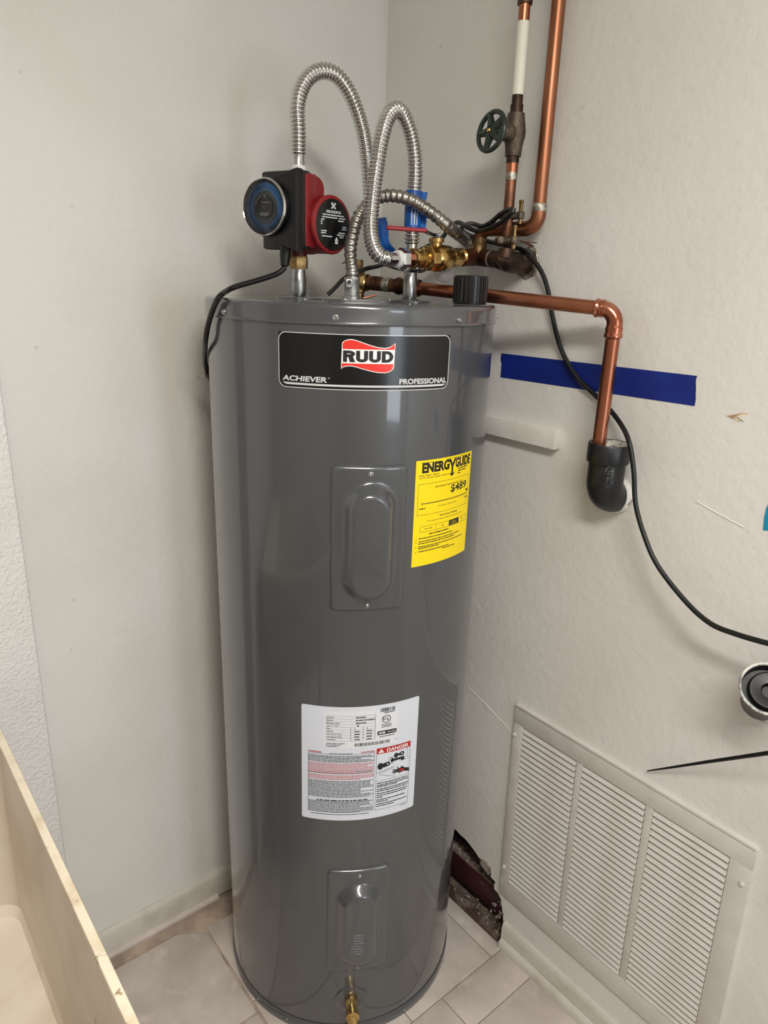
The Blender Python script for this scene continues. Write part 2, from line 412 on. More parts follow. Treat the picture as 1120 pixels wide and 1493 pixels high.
# inside the broken wall: cavity, steel beam, sill, rubble
b = MB(); b.box((XR+.125, -.1175, .11), (.01, .415, .26)); b.box((XR+.07, .085, .11), (.10, .01, .26)); b.box((XR+.07, -.320, .08), (.10, .01, .19))
b.box((XR+.07, -.085, .2375), (.11, .34, .005)); b.box((XR+.07, -.2570, .2075), (.11, .005, .065)); b.box((XR+.07, -.290, .1775), (.11, .07, .005)); b.box((XR+.07, -.1175, -.008), (.11, .415, .012))
finish(b.obj('wall_cavity', 'cavity'), kind='structure')
t = thing('steel_beam', (XR+.03, -.12, 0), 'dark red painted steel beam inside the broken hole in the wall', 'beam')
b = MB(); b.box((XR+.030, -.09, .066), (.010, .34, .074), bev=.002); b.obj('web', 'steel_red', t)
b = MB(); b.box((XR+.046, -.09, .107), (.042, .34, .008), bev=.002); b.obj('flange', 'plaster', t)
p_ = Vector((XR+.0245, -.2365, .072))
MB().lathe([(.0035, 0), (.0062, 0), (.0062, .0012), (.0035, .0016), (.0035, 0)], p_, (-1, 0, 0), 16).obj('bolt_hole', 'steel_zinc', t)
b = MB(); b.box((XR-.003, -.115, .010), (.022, .308, .020), bev=.003); 
finish(b.obj('sill_strip', 'sill_wood'), 'worn dark brown wooden strip on the floor under the broken wall hole', 'board')
b = MB()
for i in range(90):
    k = random.random(); y = -.268 + .22*k**1.5; z = .003+.09*random.random()*(1-k)
    x = XR + random.uniform(-.008, .022); s_ = random.uniform(.0015, .0055)
    if z < .026 and x < XR+.011: z = .0205 + s_*.4
    q = [Vector((random.uniform(-1, 1), random.uniform(-1, 1), random.uniform(-1, 1))).normalized()*s_ for _ in range(6)]
    c = Vector((x, y, z)); t_ = bmesh.new()
    for v in q: t_.verts.new(c+v)
    bmesh.ops.convex_hull(t_, input=t_.verts[:]); b.merge(t_)
for i in range(90):
    y = random.uniform(-.255, -.07); c = Vector((XR+random.uniform(.022, .062), y, .1115+random.uniform(0, .006))); s_ = random.uniform(.003, .009)
    t_ = bmesh.new()
    for _ in range(6): t_.verts.new(c+Vector((random.uniform(-1, 1), random.uniform(-1, 1), random.uniform(-.6, .6)))*s_)
    bmesh.ops.convex_hull(t_, input=t_.verts[:]); b.merge(t_)
finish(b.obj('plaster_rubble', 'plaster', sharp=10), 'broken plaster crumbs lying in the hole of the wall', 'rubble', kind='stuff')
# flap of wall skin by the hole
b = MB(); b.prism([(0, 0), (.030, -.013), (.036, -.003), (.033, .010), (.018, .017), (.004, .016)], (XR-.0005, -.184, .172), Vector((0, -1, 0)), UP, Vector((-1, 0, -.15)).normalized(), 0, .003)
finish(b.obj('wallboard_flap', 'plaster'), 'loose grey flap of wallboard at the edge of the wall hole', 'wallboard')

# ================================================================== WATER HEATER
T = thing('water_heater', (0, 0, 0), 'tall grey electric water heater standing in the corner', 'water heater')
MB().lathe([(0, .004), (.252, .004), (.2585, .012), (.26, .030), (.26, .032), (.26, ZS-.002), (.2585, ZS), (0, ZS)], (0, 0, 0), UP, 256).obj('tank_body', 'tank_paint', T)
MB().lathe([(.2555, .0), (.2622, .0), (.2626, .0015), (.2626, .024), (.2612, .0262), (.2601, .0264)], (0, 0, 0), UP, 192).obj('base_ring', 'tank_paint', T)
MB().lathe([(.2600, ZS-.0012), (.2632, ZS-.0016), (.2640, ZS), (.2632, ZS+.0016), (.2626, ZS+.003), (.2626, ZT-.0075), (.2618, ZT-.0035), (.2595, ZT-.0008), (.2560, ZT+.0003), (.2520, ZT), (0, ZT)], (0, 0, 0), UP, 256).obj('tank_lid', 'tank_paint', T)
for a in(-92.47, -138.16, 176.9, 131.0):
    screw('screw', az_dir(a)*.2626 + UP*(1.4775), az_dir(a), .0042, 'steel_zinc', T)
for a in(-100, -118, -148, -176, 150):
    screw('screw', az_dir(a)*.2626 + UP*.0135, az_dir(a), .0028, 'steel_zinc', T)

# --- brand label
cm = cylmap(-149.08)
LW, L0, L1 = .1409, 1.3712, 1.4545
lab = Flat().poly(rrect(-LW, L0, LW, L1, .012, 6, (1, 1, 0, 0))).build('brand_label', 'label_black', T, cm, .0001, .006, .0002)
lab['label'] = 'black brand label'
def outline(pts_o, pts_i):
    f = Flat(); n = len(pts_o)
    for k in range(n): f.poly([pts_o[k], pts_o[(k+1) % n], pts_i[(k+1) % n], pts_i[k]])
    return f
c4 = (1, 1, 1, 1)
outline(rrect(-LW, L0, LW, L1, .012, 6), rrect(-LW+.0011, L0+.0011, LW-.0011, L1-.0011, .011, 6)).build('border', 'print_silver', lab, cm, .0004, .006)
Flat().poly([(-.1345, 1.3790), (-.128, 1.3760), (.130, 1.3760), (.1365, 1.3790)]).build('stripe', 'print_silver', lab, cm, .0004, .006)
Flat().text('ACHIEVER', -.1345, 1.3815, .0720, .0082, bold=.03, shear=.12).text('TM', -.0612, 1.3873, .0032, .0020).build('series_lettering', 'print_silver', lab, cm, .0004, .006)
Flat().text('PROFESSIONAL', .0500, 1.3808, .0870, .0084, bold=.03).build('grade_lettering', 'print_silver', lab, cm, .0004, .006)
FT = [(-.0400, 1.4420), (-.0365, 1.4452), (-.0310, 1.4472), (-.0255, 1.4476), (-.018, 1.4462), (-.008, 1.4430), (.004, 1.4392), (.015, 1.4366), (.0255, 1.4357), (.033, 1.4372), (.0415, 1.4428)]
FB = [(-.0410, 1.4034), (-.0365, 1.4062), (-.0310, 1.4074), (-.0250, 1.4074), (-.018, 1.4062), (-.008, 1.4034), (.005, 1.4002), (.016, 1.3983), (.0265, 1.3980), (.034, 1.3998), (.0402, 1.4048)]
f = Flat()
for k in range(10): f.poly([FB[k], FB[k+1], FT[k+1], FT[k]])
f.build('logo_flag', 'print_white', lab, cm, .0004, .006)
def inset(P, dy, dx=.0010): return [(p[0]+(dx if p[0] < -.039 else -dx if p[0] > .0395 else 0), p[1]+dy) for p in P]
f = Flat(); ti = inset(FT, -.0011); bi = inset(FB, .0011)
for k in range(10): f.poly([(ti[k][0], 1.4330), (ti[k+1][0], 1.4330), ti[k+1], ti[k]])
f.build('logo_band', 'logo_red', lab, cm, .0006, .006); f = Flat()
for k in range(10): f.poly([bi[k], bi[k+1], (bi[k+1][0], 1.4118), (bi[k][0], 1.4118)])
f.build('logo_band', 'logo_red', lab, cm, .0006, .006)
def heavy(ch, u, v, w_, h, st):
    f = Flat(); hs = st*.72
    if ch == 'U':
        r = w_/2; k = .62; f.rect(u, v+r*k, u+st, v+h); f.rect(u+w_-st, v+r*k, u+w_, v+h); n = 16
        for i in range(n):
            q = [PI+PI*i/n, PI+PI*(i+1)/n]; o_ = [(u+r+r*math.cos(a), v+r*k+r*k*math.sin(a)) for a in q]; i_ = [(u+r+(r-st)*math.cos(a), v+r*k+(r*k-hs)*math.sin(a)) for a in q]
            f.poly([o_[0], o_[1], i_[1], i_[0]])
    else:
        y0 = v if ch == 'D' else v+h*.42; hh = v+h-y0; r = hh/2; rx = w_*.55; xs = u+w_-rx; n = 16
        f.rect(u, v, u+st, v+h); f.rect(u+st, v+h-hs, xs, v+h); f.rect(u+st, y0, xs, y0+hs)
        for i in range(n):
            q = [-PI/2+PI*i/n, -PI/2+PI*(i+1)/n]; o_ = [(xs+rx*math.cos(a), y0+r+r*math.sin(a)) for a in q]; i_ = [(xs+(rx-st)*math.cos(a), y0+r+(r-hs)*math.sin(a)) for a in q]
            f.poly([i_[0], o_[0], o_[1], i_[1]])
        if ch == 'R': f.poly([(u+w_*.40, y0+hs*.6), (u+w_*.56, v), (u+w_*1.02, v), (u+w_*.78, y0+hs*.8)])
    return f
for k, ch in enumerate('RUUD'): heavy(ch, -.0383+.0196*k, 1.4138, .0182, .0172, .0062).build('logo_letter', 'print_black', lab, cm, .0006, .006)
f = Flat(); f.ring((.0372, 1.4072), .0004, .0007, 12); f.build('logo_registered_mark', 'print_white', lab, cm, .0008, .006)

# --- access covers
def cover(zc, h, wd, group):
    mp = cylmap(-150.85); bm = bmesh.new(); nu, nv = 44, 84; hw, hh, rc = wd/2, h/2, .009; grid = []
    def hgt(u, v):
        dx, dy = abs(u)-(hw-rc), abs(v)-(hh-rc)
        sd = (math.hypot(max(dx, 0), max(dy, 0)) + min(max(dx, dy), 0)) - rc
        e = min(1, max(0, -sd/.005)); z = .0045*math.sqrt(max(0, 1-(1-e)**2))
        vs_ = max(-.0650, min(.0550, v))
        d = math.hypot(u, v-vs_)
        k = min(1, max(0, (.0440-d)/.0185)); k2 = k*k*(3-2*k); k = .55*k + .45*k2
        return z + .021*k
    for j in range(nv+1):
        row = []
        for i in range(nu+1):
            u = -hw + wd*i/nu; v = -hh + h*j/nv
            cx, cy = math.copysign(max(0, abs(u)-(hw-rc)), u), math.copysign(max(0, abs(v)-(hh-rc)), v)
            L = math.hypot(cx, cy)
            if cx and cy and L > rc: u -= cx*(1-rc/L); v -= cy*(1-rc/L)
            row.append(bm.verts.new(mp(u, zc+v, .0006+hgt(u, v))))
        grid.append(row)
    for j in range(nv):
        for i in range(nu): bm.faces.new((grid[j][i], grid[j][i+1], grid[j+1][i+1], grid[j+1][i]))
    bd = [e for e in bm.edges if e.is_boundary]
    g = bmesh.ops.extrude_edge_only(bm, edges=bd)
    for v in [x for x in g['geom'] if isinstance(x, bmesh.types.BMVert)]:
        a = Vector((v.co.x, v.co.y, 0)); v.co = a.normalized()*(R0-.0005) + UP*v.co.z
    bmesh.ops.recalc_face_normals(bm, faces=bm.faces[:])
    me = bpy.data.meshes.new('access_cover'); bm.to_mesh(me); bm.free()
    c = link('access_cover', me, 'cover_paint', T, 60)
    n = az_dir(-150.85)
    screw('screw', n*(R0+.0051) + UP*(zc+hh-.013), n, .0034, 'steel_zinc', c)
    screw('screw', n*(R0+.0051) + UP*(zc-hh+.010), n, .0034, 'steel_zinc', c)
    f = Flat(); rnd = random.Random(3)
    for k in range(8): 
        hw_ = (.019, .011, .020, .010, .014, .017, .017, .007)[k]
        f.words(-hw_, hw_, zc-.014-.0068*k, .0022, rnd, .5)
    f.build('embossed_text', 'cover_paint', c, mp, .0258, .006, .0012)['kind'] = 'stuff'
    return c
cover(1.1265, .253, .1245, '')['label'] = 'upper access cover'
cover(.3135, .259, .1240, '')['label'] = 'lower access cover'

# --- yellow energy label
azE = -183.25; ce = cylmap(azE); EW, E0, E1 = .0690, 1.0695, 1.2560
eg = Flat().rect(-EW, E0, EW, E1).build('energy_label', 'label_yellow', T, ce, .0001, .006, .0002); eg['label'] = 'yellow energy label'
EH = E1-E0
def ev(t): return E1 - t*EH
def eu(t): return -EW + t*2*EW
f = Flat()
f.text('ENERG', eu(.085), ev(.118), .0600, .0180, bold=.055); f.text('GUIDE', eu(.632), ev(.118), .0455, .0180, bold=.055)
f.build('title_lettering', 'print_black', eg, ce, .0004, .006)
f = Flat()
f.poly([(eu(.500), ev(.022)), (eu(.540), ev(.022)), (eu(.575), ev(.068)), (eu(.610), ev(.022)), (eu(.650), ev(.022)), (eu(.592), ev(.095)), (eu(.592), ev(.160)), (eu(.64), ev(.150)), (eu(.575), ev(.190)), (eu(.51), ev(.150)), (eu(.558), ev(.160)), (eu(.558), ev(.095))])
f.build('arrow_letter', 'print_black', eg, ce, .0004, .006)
f = Flat(); f.text('$489', eu(.57), ev(.352), .0460, .0158, bold=.022); f.build('price_lettering', 'print_black', eg, ce, .0004, .006)
f = Flat()
f.rect(eu(.10), ev(.405), eu(.93), ev(.397)); f.rect(eu(.10), ev(.415), eu(.106), ev(.383))
f.poly([(eu(.93), ev(.392)), (eu(.895), ev(.356)), (eu(.965), ev(.356))]); f.build('cost_scale', 'print_black', eg, ce, .0004, .006); f = Flat()
f.rect(eu(.575), ev(.672), eu(.78), ev(.615)); f.build('rating_cell', 'print_black', eg, ce, .0004, .006); f = Flat()
for k, yy in enumerate((.735, .765, .815, .862)): f.ring((eu(.05), ev(yy)), 0, .0010, 10)
f.build('bullets', 'print_black', eg, ce, .0004, .006)['kind'] = 'stuff'
f = Flat(); rnd = random.Random(5)
f.text('U.S. Government', eu(.07), ev(.025), .0240, .0017, bold=.03); f.text('Federal law prohibits removal of this label before consumer purchase', eu(.46), ev(.022), .070, .0017, bold=.03)
f.text('Water Heater - Electric', eu(.04), ev(.145), .0430, .0026, bold=.03); f.text('Tank Size (Storage Capacity): 40 gallons', eu(.04), ev(.168), .0640, .0026, bold=.03)
for k in range(3): f.words(eu(.69), eu((.90, .86, .74)[k]), ev(.135+.022*k), .0020, rnd)
f.frame(eu(.045), ev(.508), eu(.955), ev(.215), .0006)
f.text('Estimated Yearly Energy Cost', eu(.30), ev(.268), .0720, .0034, bold=.03)
f.text('Cost Range of Similar Models', eu(.36), ev(.452), .0470, .0022, bold=.03); f.words(eu(.07), eu(.16), ev(.452), .0022, rnd); f.words(eu(.89), eu(.95), ev(.440), .0022, rnd)
f.text('First Hour Rating', eu(.40), ev(.552), .0450, .0038, bold=.04); f.text('(How much hot water you get in the first hour of use)', eu(.20), ev(.580), .0880, .0024, bold=.03)
f.frame(eu(.10), ev(.672), eu(.95), ev(.615), .0006); f.rect(eu(.345), ev(.672), eu(.35), ev(.615))
f.text('very small', eu(.16), ev(.650), .0165, .0026, bold=.03); f.text('low', eu(.44), ev(.650), .0060, .0026, bold=.03); f.text('high', eu(.84), ev(.650), .0065, .0026, bold=.03)
f.words(eu(.24), eu(.58), ev(.703), .0021, rnd)
for k, (yy, e_) in enumerate(((.735, .66), (.765, .80), (.785, .70), (.815, .88), (.832, .42), (.862, .60), (.880, .72))): f.words(eu(.085 if k < 6 else .48), eu(e_), ev(yy), .0018, rnd)
f.build('small_print', 'print_black', eg, ce, .00035, .006)['kind'] = 'stuff'
Flat().text('medium', eu(.615), ev(.640), .0150, .0022).text('53 gallons', eu(.600), ev(.662), .0190, .0024).build('rating_print', 'label_yellow', eg, ce, .0006, .006)

# --- rating / warning label
azR = -150.5; cr = cylmap(azR); RW, RB, RTp = .1113, .5610, .8090; RH = RTp-RB
rl = Flat().poly(rrect(-RW, RB, RW, RTp, .004, 4)).build('rating_label', 'label_white', T, cr, .0001, .006, .0002); rl['label'] = 'white rating and warning label'
def ru(t): return -RW + t*2*RW
def rv(t): return RTp - t*RH
Flat().rect(ru(.185), rv(.345), ru(.80), rv(.035)).build('data_panel', 'label_panel', rl, cr, .0004, .006)
f = Flat(); rnd = random.Random(11)
for k in range(10): f.rect(ru(.205), rv(.073+.0235*k)-.0003, ru(.605), rv(.073+.0235*k))
for xx in(.405, .505, .604): f.rect(ru(xx), rv(.285), ru(xx)+.0006, rv(.073 if xx > .6 else .168))
for k, s_ in enumerate(('Serial No.', 'Model No.', 'Manufacture Date', 'Cap. U.S. Gals.', 'Phase', 'Volts AC', 'Upper Element Watts', 'Lower Element Watts', 'Total Watts')):
    f.text(s_, ru(.207), rv(.0925+.0235*k), .0024*len(s_)*.62, .0030, bold=.02)
for k in range(3): f.words(ru(.445), ru(.60 if k == 1 else .53), rv(.0925+.0235*k), .0022, rnd, .3)
f.words(ru(.455), ru(.47), rv(.163), .0028, rnd)
for k in range(5):
    for xx in(.435, .535): f.words(ru(xx), ru(xx+(.008 if k == 0 else .045)), rv(.1865+.0235*k), .0022, rnd, .3)
for k in range(3): f.words(ru(.205), ru(.36-.03*k), rv(.312+.013*k), .0014, rnd)
for x0, y0, y1, n in((.645, .062, .030, 24), (.44, .335, .307, 30)):
    u = ru(x0)
    while u < ru(x0)+(.0290 if n == 24 else .0640):
        wd = rnd.choice((.0005, .0009, .0014)); f.rect(u, rv(y0), u+wd, rv(y1)); u += wd + rnd.choice((.0005, .0008, .0012))
f.words(ru(.68), ru(.77), rv(.074), .0018, rnd)
f.ring((ru(.70), rv(.125)), .0068, .0082, 40, sx=1.05); f.text('U', ru(.672), rv(.133), .0050, .0072, bold=.03); f.text('L', ru(.706), rv(.140), .0042, .0072, bold=.03)
for k in range(3): f.words(ru(.66), ru(.745), rv(.172+.011*k), .0013, rnd)
f.poly(rrect(ru(.625), rv(.257), ru(.795), rv(.222), .003, 4)); f.words(ru(.645), ru(.78), rv(.275), .0016, rnd)
f.text('ELECTRIC WATER HEATER', ru(.235), rv(.402), .0420, .0026, bold=.01)
f.frame(ru(.055), rv(.925), ru(.61), rv(.402), .0006)
f.frame(ru(.625), rv(.930), ru(.935), rv(.372), .0006); f.rect(ru(.625), rv(.665), ru(.935), rv(.663))
f.text('MFD. UNDER LICENSE', ru(.40), rv(.955), .030, .0012) if False else f.words(ru(.08), ru(.58), rv(.948), .0014, rnd)
for yy in(.43, .475, .57, .795, .828): f.rect(ru(.06), rv(yy), ru(.605), rv(yy)+.0003)
f.words(ru(.13), ru(.56), rv(.822), .0026, rnd, .5)
# pictogram: taps, spout, basin, hand
def blob(c, r, sx=1.0): f.ring(c, 0, r, 20, sx=sx)
blob((ru(.662), rv(.535)), .0075, .75); blob((ru(.698), rv(.530)), .0052); f.ring((ru(.725), rv(.525)), .0018, .0052, 16)
f.ring((ru(.755), rv(.500)), .0060, .0072, 24, sx=.7); blob((ru(.765), rv(.500)), .0045, .7)
f.poly([(ru(.765), rv(.514)), (ru(.765), rv(.490)), (ru(.88), rv(.490)), (ru(.88), rv(.525)), (ru(.847), rv(.525)), (ru(.847), rv(.510))])
blob((ru(.80), rv(.465)), .0055, .8); f.ring((ru(.855), rv(.462)), .0018, .0050, 14); blob((ru(.83), rv(.463)), .0030)
f.line((ru(.627), rv(.590)), (ru(.785), rv(.560)), .0006); f.line((ru(.88), rv(.525)), (ru(.933), rv(.515)), .0006); f.line((ru(.908), rv(.40)), (ru(.908), rv(.512)), .0006)
f.line((ru(.652), rv(.598)), (ru(.79), rv(.565)), .0006); f.line((ru(.652), rv(.598)), (ru(.66), rv(.610)), .0006); f.line((ru(.66), rv(.610)), (ru(.80), rv(.652)), .0006)
for q in((.775, .588), (.768, .604), (.77, .618), (.785, .630)): f.line((ru(.83), rv(.607)), (ru(q[0]), rv(q[1])), .0019)
f.line((ru(.815), rv(.572)), (ru(.83), rv(.60)), .0019)
f.poly([(ru(.82), rv(.618)), (ru(.81), rv(.595)), (ru(.845), rv(.588)), (ru(.86), rv(.575)), (ru(.885), rv(.598)), (ru(.932), rv(.612)), (ru(.932), rv(.645)), (ru(.88), rv(.628)), (ru(.83), rv(.635))])
f.line((ru(.78), rv(.318)), (ru(.80), rv(.310)), .0010)
for k, (yy, e_) in enumerate(((.690, .92), (.708, .93), (.722, .82), (.745, .93), (.762, .92), (.785, .92), (.803, .91), (.820, .69), (.843, .90), (.860, .74), (.882, .92), (.900, .80))): f.words(ru(.637), ru(e_), rv(yy), .0021, rnd)
f.words(ru(.86), ru(.93), rv(.945), .0012, rnd)
f.build('black_print', 'print_black', rl, cr, .0006, .006)['kind'] = 'stuff'
f = Flat()
for k in range(44):
    yy = .424+.0117*k
    if .478 < yy < .568 or .585 < yy < .635 or .79 < yy < .83: continue
    f.words(ru(.060), ru(rnd.choice((.605, .605, .60, .58, .5))), rv(yy), .0017, rnd)
f.words(ru(.14), ru(.60), rv(.560), .0020, rnd)
f.build('fine_print', 'print_grey', rl, cr, .0005, .006)['kind'] = 'stuff'
f = Flat()
for k in range(8): f.words(ru(.060), ru(rnd.choice((.605, .60, .55, .45))), rv(.490+.0115*k), .0017, rnd)
for k in range(4): f.words(ru(.060), ru(rnd.choice((.605, .60, .5))), rv(.594+.0115*k), .0017, rnd)
f.build('pink_print', 'print_pink', rl, cr, .0006, .006)['kind'] = 'stuff'
f = Flat(); f.text('WARNING', ru(.058), rv(.398), .0245, .0040, bold=.03); f.build('warning_lettering', 'print_red', rl, cr, .0008, .006)
f = Flat(); f.text('CAUTION', ru(.495), rv(.398), .0250, .0040, bold=.03); f.build('caution_lettering', 'print_red', rl, cr, .0008, .006)
f = Flat(); f.rect(ru(.625), rv(.422), ru(.935), rv(.372)); f.build('danger_band', 'print_red', rl, cr, .0008, .006); f = Flat(); f.poly([(ru(.83), rv(.617)), (ru(.845), rv(.598)), (ru(.885), rv(.606)), (ru(.875), rv(.622))])
f.build('burn_mark', 'print_red', rl, cr, .0008, .006)
f = Flat(); f.text('DANGER', ru(.715), rv(.414), .0440, .0078, bold=.02); f.poly([(ru(.640), rv(.413)), (ru(.690), rv(.413)), (ru(.665), rv(.378))])
f.build('danger_lettering', 'print_white', rl, cr, .0010, .006); f = Flat(); f.text('AHRI', ru(.635), rv(.248), .0130, .0046, bold=.03).text('CERTIFIED', ru(.712), rv(.246), .0165, .0030)
f.build('certification_lettering', 'print_white', rl, cr, .0010, .006)
f = Flat(); f.rect(ru(.6625), rv(.400), ru(.6675), rv(.388)).rect(ru(.6625), rv(.409), ru(.6675), rv(.404)); f.build('alert_mark', 'print_red', rl, cr, .0012, .006)

# --- drain valve at the foot
nd = az_dir(-148.6); pd = nd*R0 + UP*.098
MB().lathe([(.0, -.001), (.034, -.001), (.034, .0006), (.030, .0016), (.019, .0018), (.0165, .0008), (0, .0008)], pd, nd, 48).obj('drain_plate', 'tank_paint', T)
dv = MB().lathe([(.013, 0), (.0135, .010), (.0115, .014), (.0115, .026), (.014, .028), (.014, .040), (.010, .042), (.0, .042)], pd, nd, 28).obj('drain_valve', 'brass', T)
dn = (nd*.55 - UP*.83).normalized()
MB().lathe([(.0105, 0), (.0105, .014), (.0130, .015), (.0130, .020), (.0120, .022), (.0130, .024), (.0120, .026), (.0130, .028), (.0120, .030), (.0130, .032), (.0095, .034), (.0088, .026), (0, .026)], pd+nd*.034, dn, 28).obj('spout', 'brass', dv)
MB().lathe([(.0065, 0), (.0065, .006), (.0052, .008), (.0030, .008), (.0025, .006), (0, .006)], pd+nd*.036+UP*.002, (nd*.8+UP*.35), 20).obj('valve_stem', 'brass', dv)

# --- top fittings of the heater
PL = -EF*.0965; PRt = EF*.1065; PC = NF*.045 - EF*.006
def collar(c, r, wd=1.0):
    MB().lathe([(0, -.0005), (r, -.0005), (r, .0012), (r*.96, .0020), (.0175, .0022), (.0150, .0045), (0, .0045)], Vector((c.x, c.y, ZT)), UP, 48).obj('pipe_collar', 'tank_paint', T)
collar(PL, .042); collar(PRt, .040)
def nipple(c, h):
    MB().lathe([(0, .0045), (.0118, .0045), (.0126, .007), (.0132, .010), (.0132, h-.012), (.0124, h-.010), (.0118, h), (0, h)], Vector((c.x, c.y, ZT)), UP, 36).obj('pipe_nipple', 'galvanised', T)
nipple(PL, .049); nipple(PRt, .050)
cp = Vector((PC.x, PC.y, ZT)) + EF*.016
b = MB(); b.prism([(.030+.034*math.cos(a), .032*math.sin(a)) for a in [-PI/2+PI*k/16 for k in range(17)]] + [(-.030+.034*math.cos(a), .032*math.sin(a)) for a in [PI/2+PI*k/16 for k in range(17)]], cp, EF, -NF, UP, -.0005, .0022, bev=.0008)
b.obj('junction_plate', 'tank_paint', T)
screw('screw', cp+EF*.052+UP*.0022, UP, .0035, 'steel_zinc', T)
screw('screw', cp-EF*.030+NF*.016+UP*.0022, UP, .0035, 'steel_zinc', T)
b = MB(); b.tube([cp+EF*.006-NF*.010+UP*.0040, cp+EF*.030-NF*.012+UP*.010], .0016, 8); b.obj('wire_end', 'copper_bright', T)

# ================================================================== PIPE CAP (black, ribbed) on the lid
pc = EF*.195 + NF*.094; pc = Vector((pc.x, pc.y, ZT))
t = thing('pipe_cap', pc, 'black ribbed plastic pipe cap standing on the grey heater lid', 'pipe cap')
MB().lathe([(0, 0), (.0285, 0), (.0288, .002), (.0285, .046), (.0270, .0475), (.0250, .0475), (.0245, .0460), (0, .0460)], pc+UP*.0005, UP, 48).obj('shell', 'black_satin', t)
b = MB()
for k in range(26):
    a = 2*PI*k/26; d = Vector((math.cos(a), math.sin(a), 0)); b.box(pc+d*.0290+UP*.0245, (.0022, .0034, .041), d, UP.cross(d), UP, bev=.0007, seg=1)
b.obj('ribs', 'black_satin', t)

# ================================================================== CIRCULATION PUMP
hPL = (Vector((PL.x, PL.y, 0))-CAM).dot(HD)
c2 = Vector((CAM.x-PL.x, CAM.y-PL.y, 0)).normalized(); s2 = Vector((-c2.y, c2.x, 0))
TT = (c2*math.cos(.645) - s2*math.sin(.645)).normalized(); M2 = (c2*math.cos(.77) + s2*math.sin(.77)).normalized(); MM = Vector((-TT.y, TT.x, 0))
if MM.dot(s2) < 0: MM = -MM
PB = Vector((PL.x, PL.y, ZT))
Pd = Hp(391, 303, hPL-.047); Pm = Hp(485, 328, hPL-.012)
t = thing('circulation_pump', PB+UP*.045, 'red circulation pump with black timer dial on the heater nipple', 'pump')
def pz(y): return Hp(432, y, hPL).z
# union nut and red nozzles
b = MB(); b.lathe([(.0120, 0), (.0165, 0), (.0165, .001), (.0170, .003), (.0170, .018), (.0160, .021), (.0125, .0215)], PB+UP*.050, UP, 6); b.obj('union_nut', 'brass_aged', t, 25)
b = MB(); b.lathe([(.0125, .0705), (.0150, .0715), (.0145, .078), (.0135, .082), (.0135, pz(290)-PB.z), (0, pz(290)-PB.z)], PB, UP, 28); b.lathe([(.0135, pz(290)-PB.z), (.0145, pz(258)-PB.z), (.0165, pz(256)-PB.z), (.0165, pz(251)-PB.z), (0, pz(251)-PB.z)], PB, UP, 28)
b.obj('inlet_neck', 'red_dark', t)
# red casing block: right face just beside the black box
m1 = (Pd-PB).dot(MM) + .0575; t1 = (Pd-PB).dot(TT)
zc0, zc1 = pz(362), pz(256)
def blk(mA, mB, tA, tB, zA, zB, bev, name, mt_):
    b = MB(); b.box(PB + MM*((mA+mB)/2) + TT*((tA+tB)/2) + UP*((zA+zB)/2-PB.z), (abs(mB-mA), abs(tB-tA), zB-zA), MM, TT, UP, bev=bev); return b.obj(name, mt_, t)
blk(m1-.050, m1, t1-.062, t1-.0255, zc0, zc1, .004, 'casing', 'red_paint')
zc = (zc0+zc1)/2
# volute lobe and motor can
b = MB(); q = Hp(453, 277, hPL-.010); b.lathe([(0, -.05), (.0215, -.05), (.0215, .012), (.019, .015), (0, .015)], q, MM, 32); b.obj('volute_lobe', 'red_paint', t)
b = MB(); b.lathe([(0, -.070), (.045, -.066), (.0485, -.062), (.0485, -.052), (.0470, -.048), (.0475, -.010), (.0482, -.003), (.0465, .0), (.0440, .0006), (0, .0006)], Pm, M2, 64); b.obj('motor_housing', 'red_paint', t)
fp = MB().lathe([(.0418, .0004), (.0418, .0012), (.0410, .0016), (0, .0016)], Pm, M2, 64).obj('motor_faceplate', 'black_satin', t)
SX = UP.cross(M2).normalized()
pm_ = planemap(Pm, SX, UP); f = Flat(); rnd = random.Random(2)
f.text('GRUNDFOS', -.0180, .0185, .0370, .0042, bold=.03)
f.line((-.0055, .0345), (.0050, .0260), .0028).line((.0055, .0345), (-.0050, .0260), .0028).line((-.0055, .0345), (-.0015, .0345), .0018).line((.0055, .0345), (.0015, .0345), .0018)
for k, (a, b_, yy) in enumerate(((-.026, .026, .0145), (-.028, .010, .0105), (.014, .030, .0105), (-.030, -.022, .0065), (.012, .026, .0065), (-.031, -.026, .0030), (-.031, -.027, -.0005), (.024, .034, -.0030), (.022, .033, -.0065), (-.030, -.016, -.0115), (-.030, -.018, -.0150), (.014, .030, -.0130), (.010, .028, -.0165), (-.028, -.002, -.0200), (.016, .026, -.0200))): f.words(a, b_, yy, .0017, rnd)
f.poly([(.004, -.0255), (.013, -.0255), (.0085, -.0190)]).rect(.005, -.0305, .012, -.0265)
f.build('faceplate_print', 'dial_white', fp, pm_, .0018)
# black terminal box and timer housing
blk(m1-.088, m1-.0008, t1-.046, t1-.0195, zc0-.004, zc1+.003, .005, 'terminal_box', 'black_plastic')
rd = .0450; mR = .0568; zt_, zb_ = .060, -.069
pts = []
import itertools
def hull2(P):
    P = sorted(set(P)); 
    def half(Q):
        h = []
        for p in Q:
            while len(h) > 1 and (h[-1][0]-h[-2][0])*(p[1]-h[-2][1]) - (h[-1][1]-h[-2][1])*(p[0]-h[-2][0]) <= 0: h.pop()
            h.append(p)
        return h
    a = half(P); b_ = half(P[::-1]); return a[:-1]+b_[:-1]
pts = hull2([(rd*math.cos(2*PI*k/40), rd*math.sin(2*PI*k/40)) for k in range(40)] + [(mR, zt_), (mR, zb_)])
b = MB(); b.prism(pts, Pd, MM, UP, TT, -.020, -.002, bev=.003); hb = b.obj('timer_housing', 'black_plastic', t)
DK = .90; PD0 = Pd; 
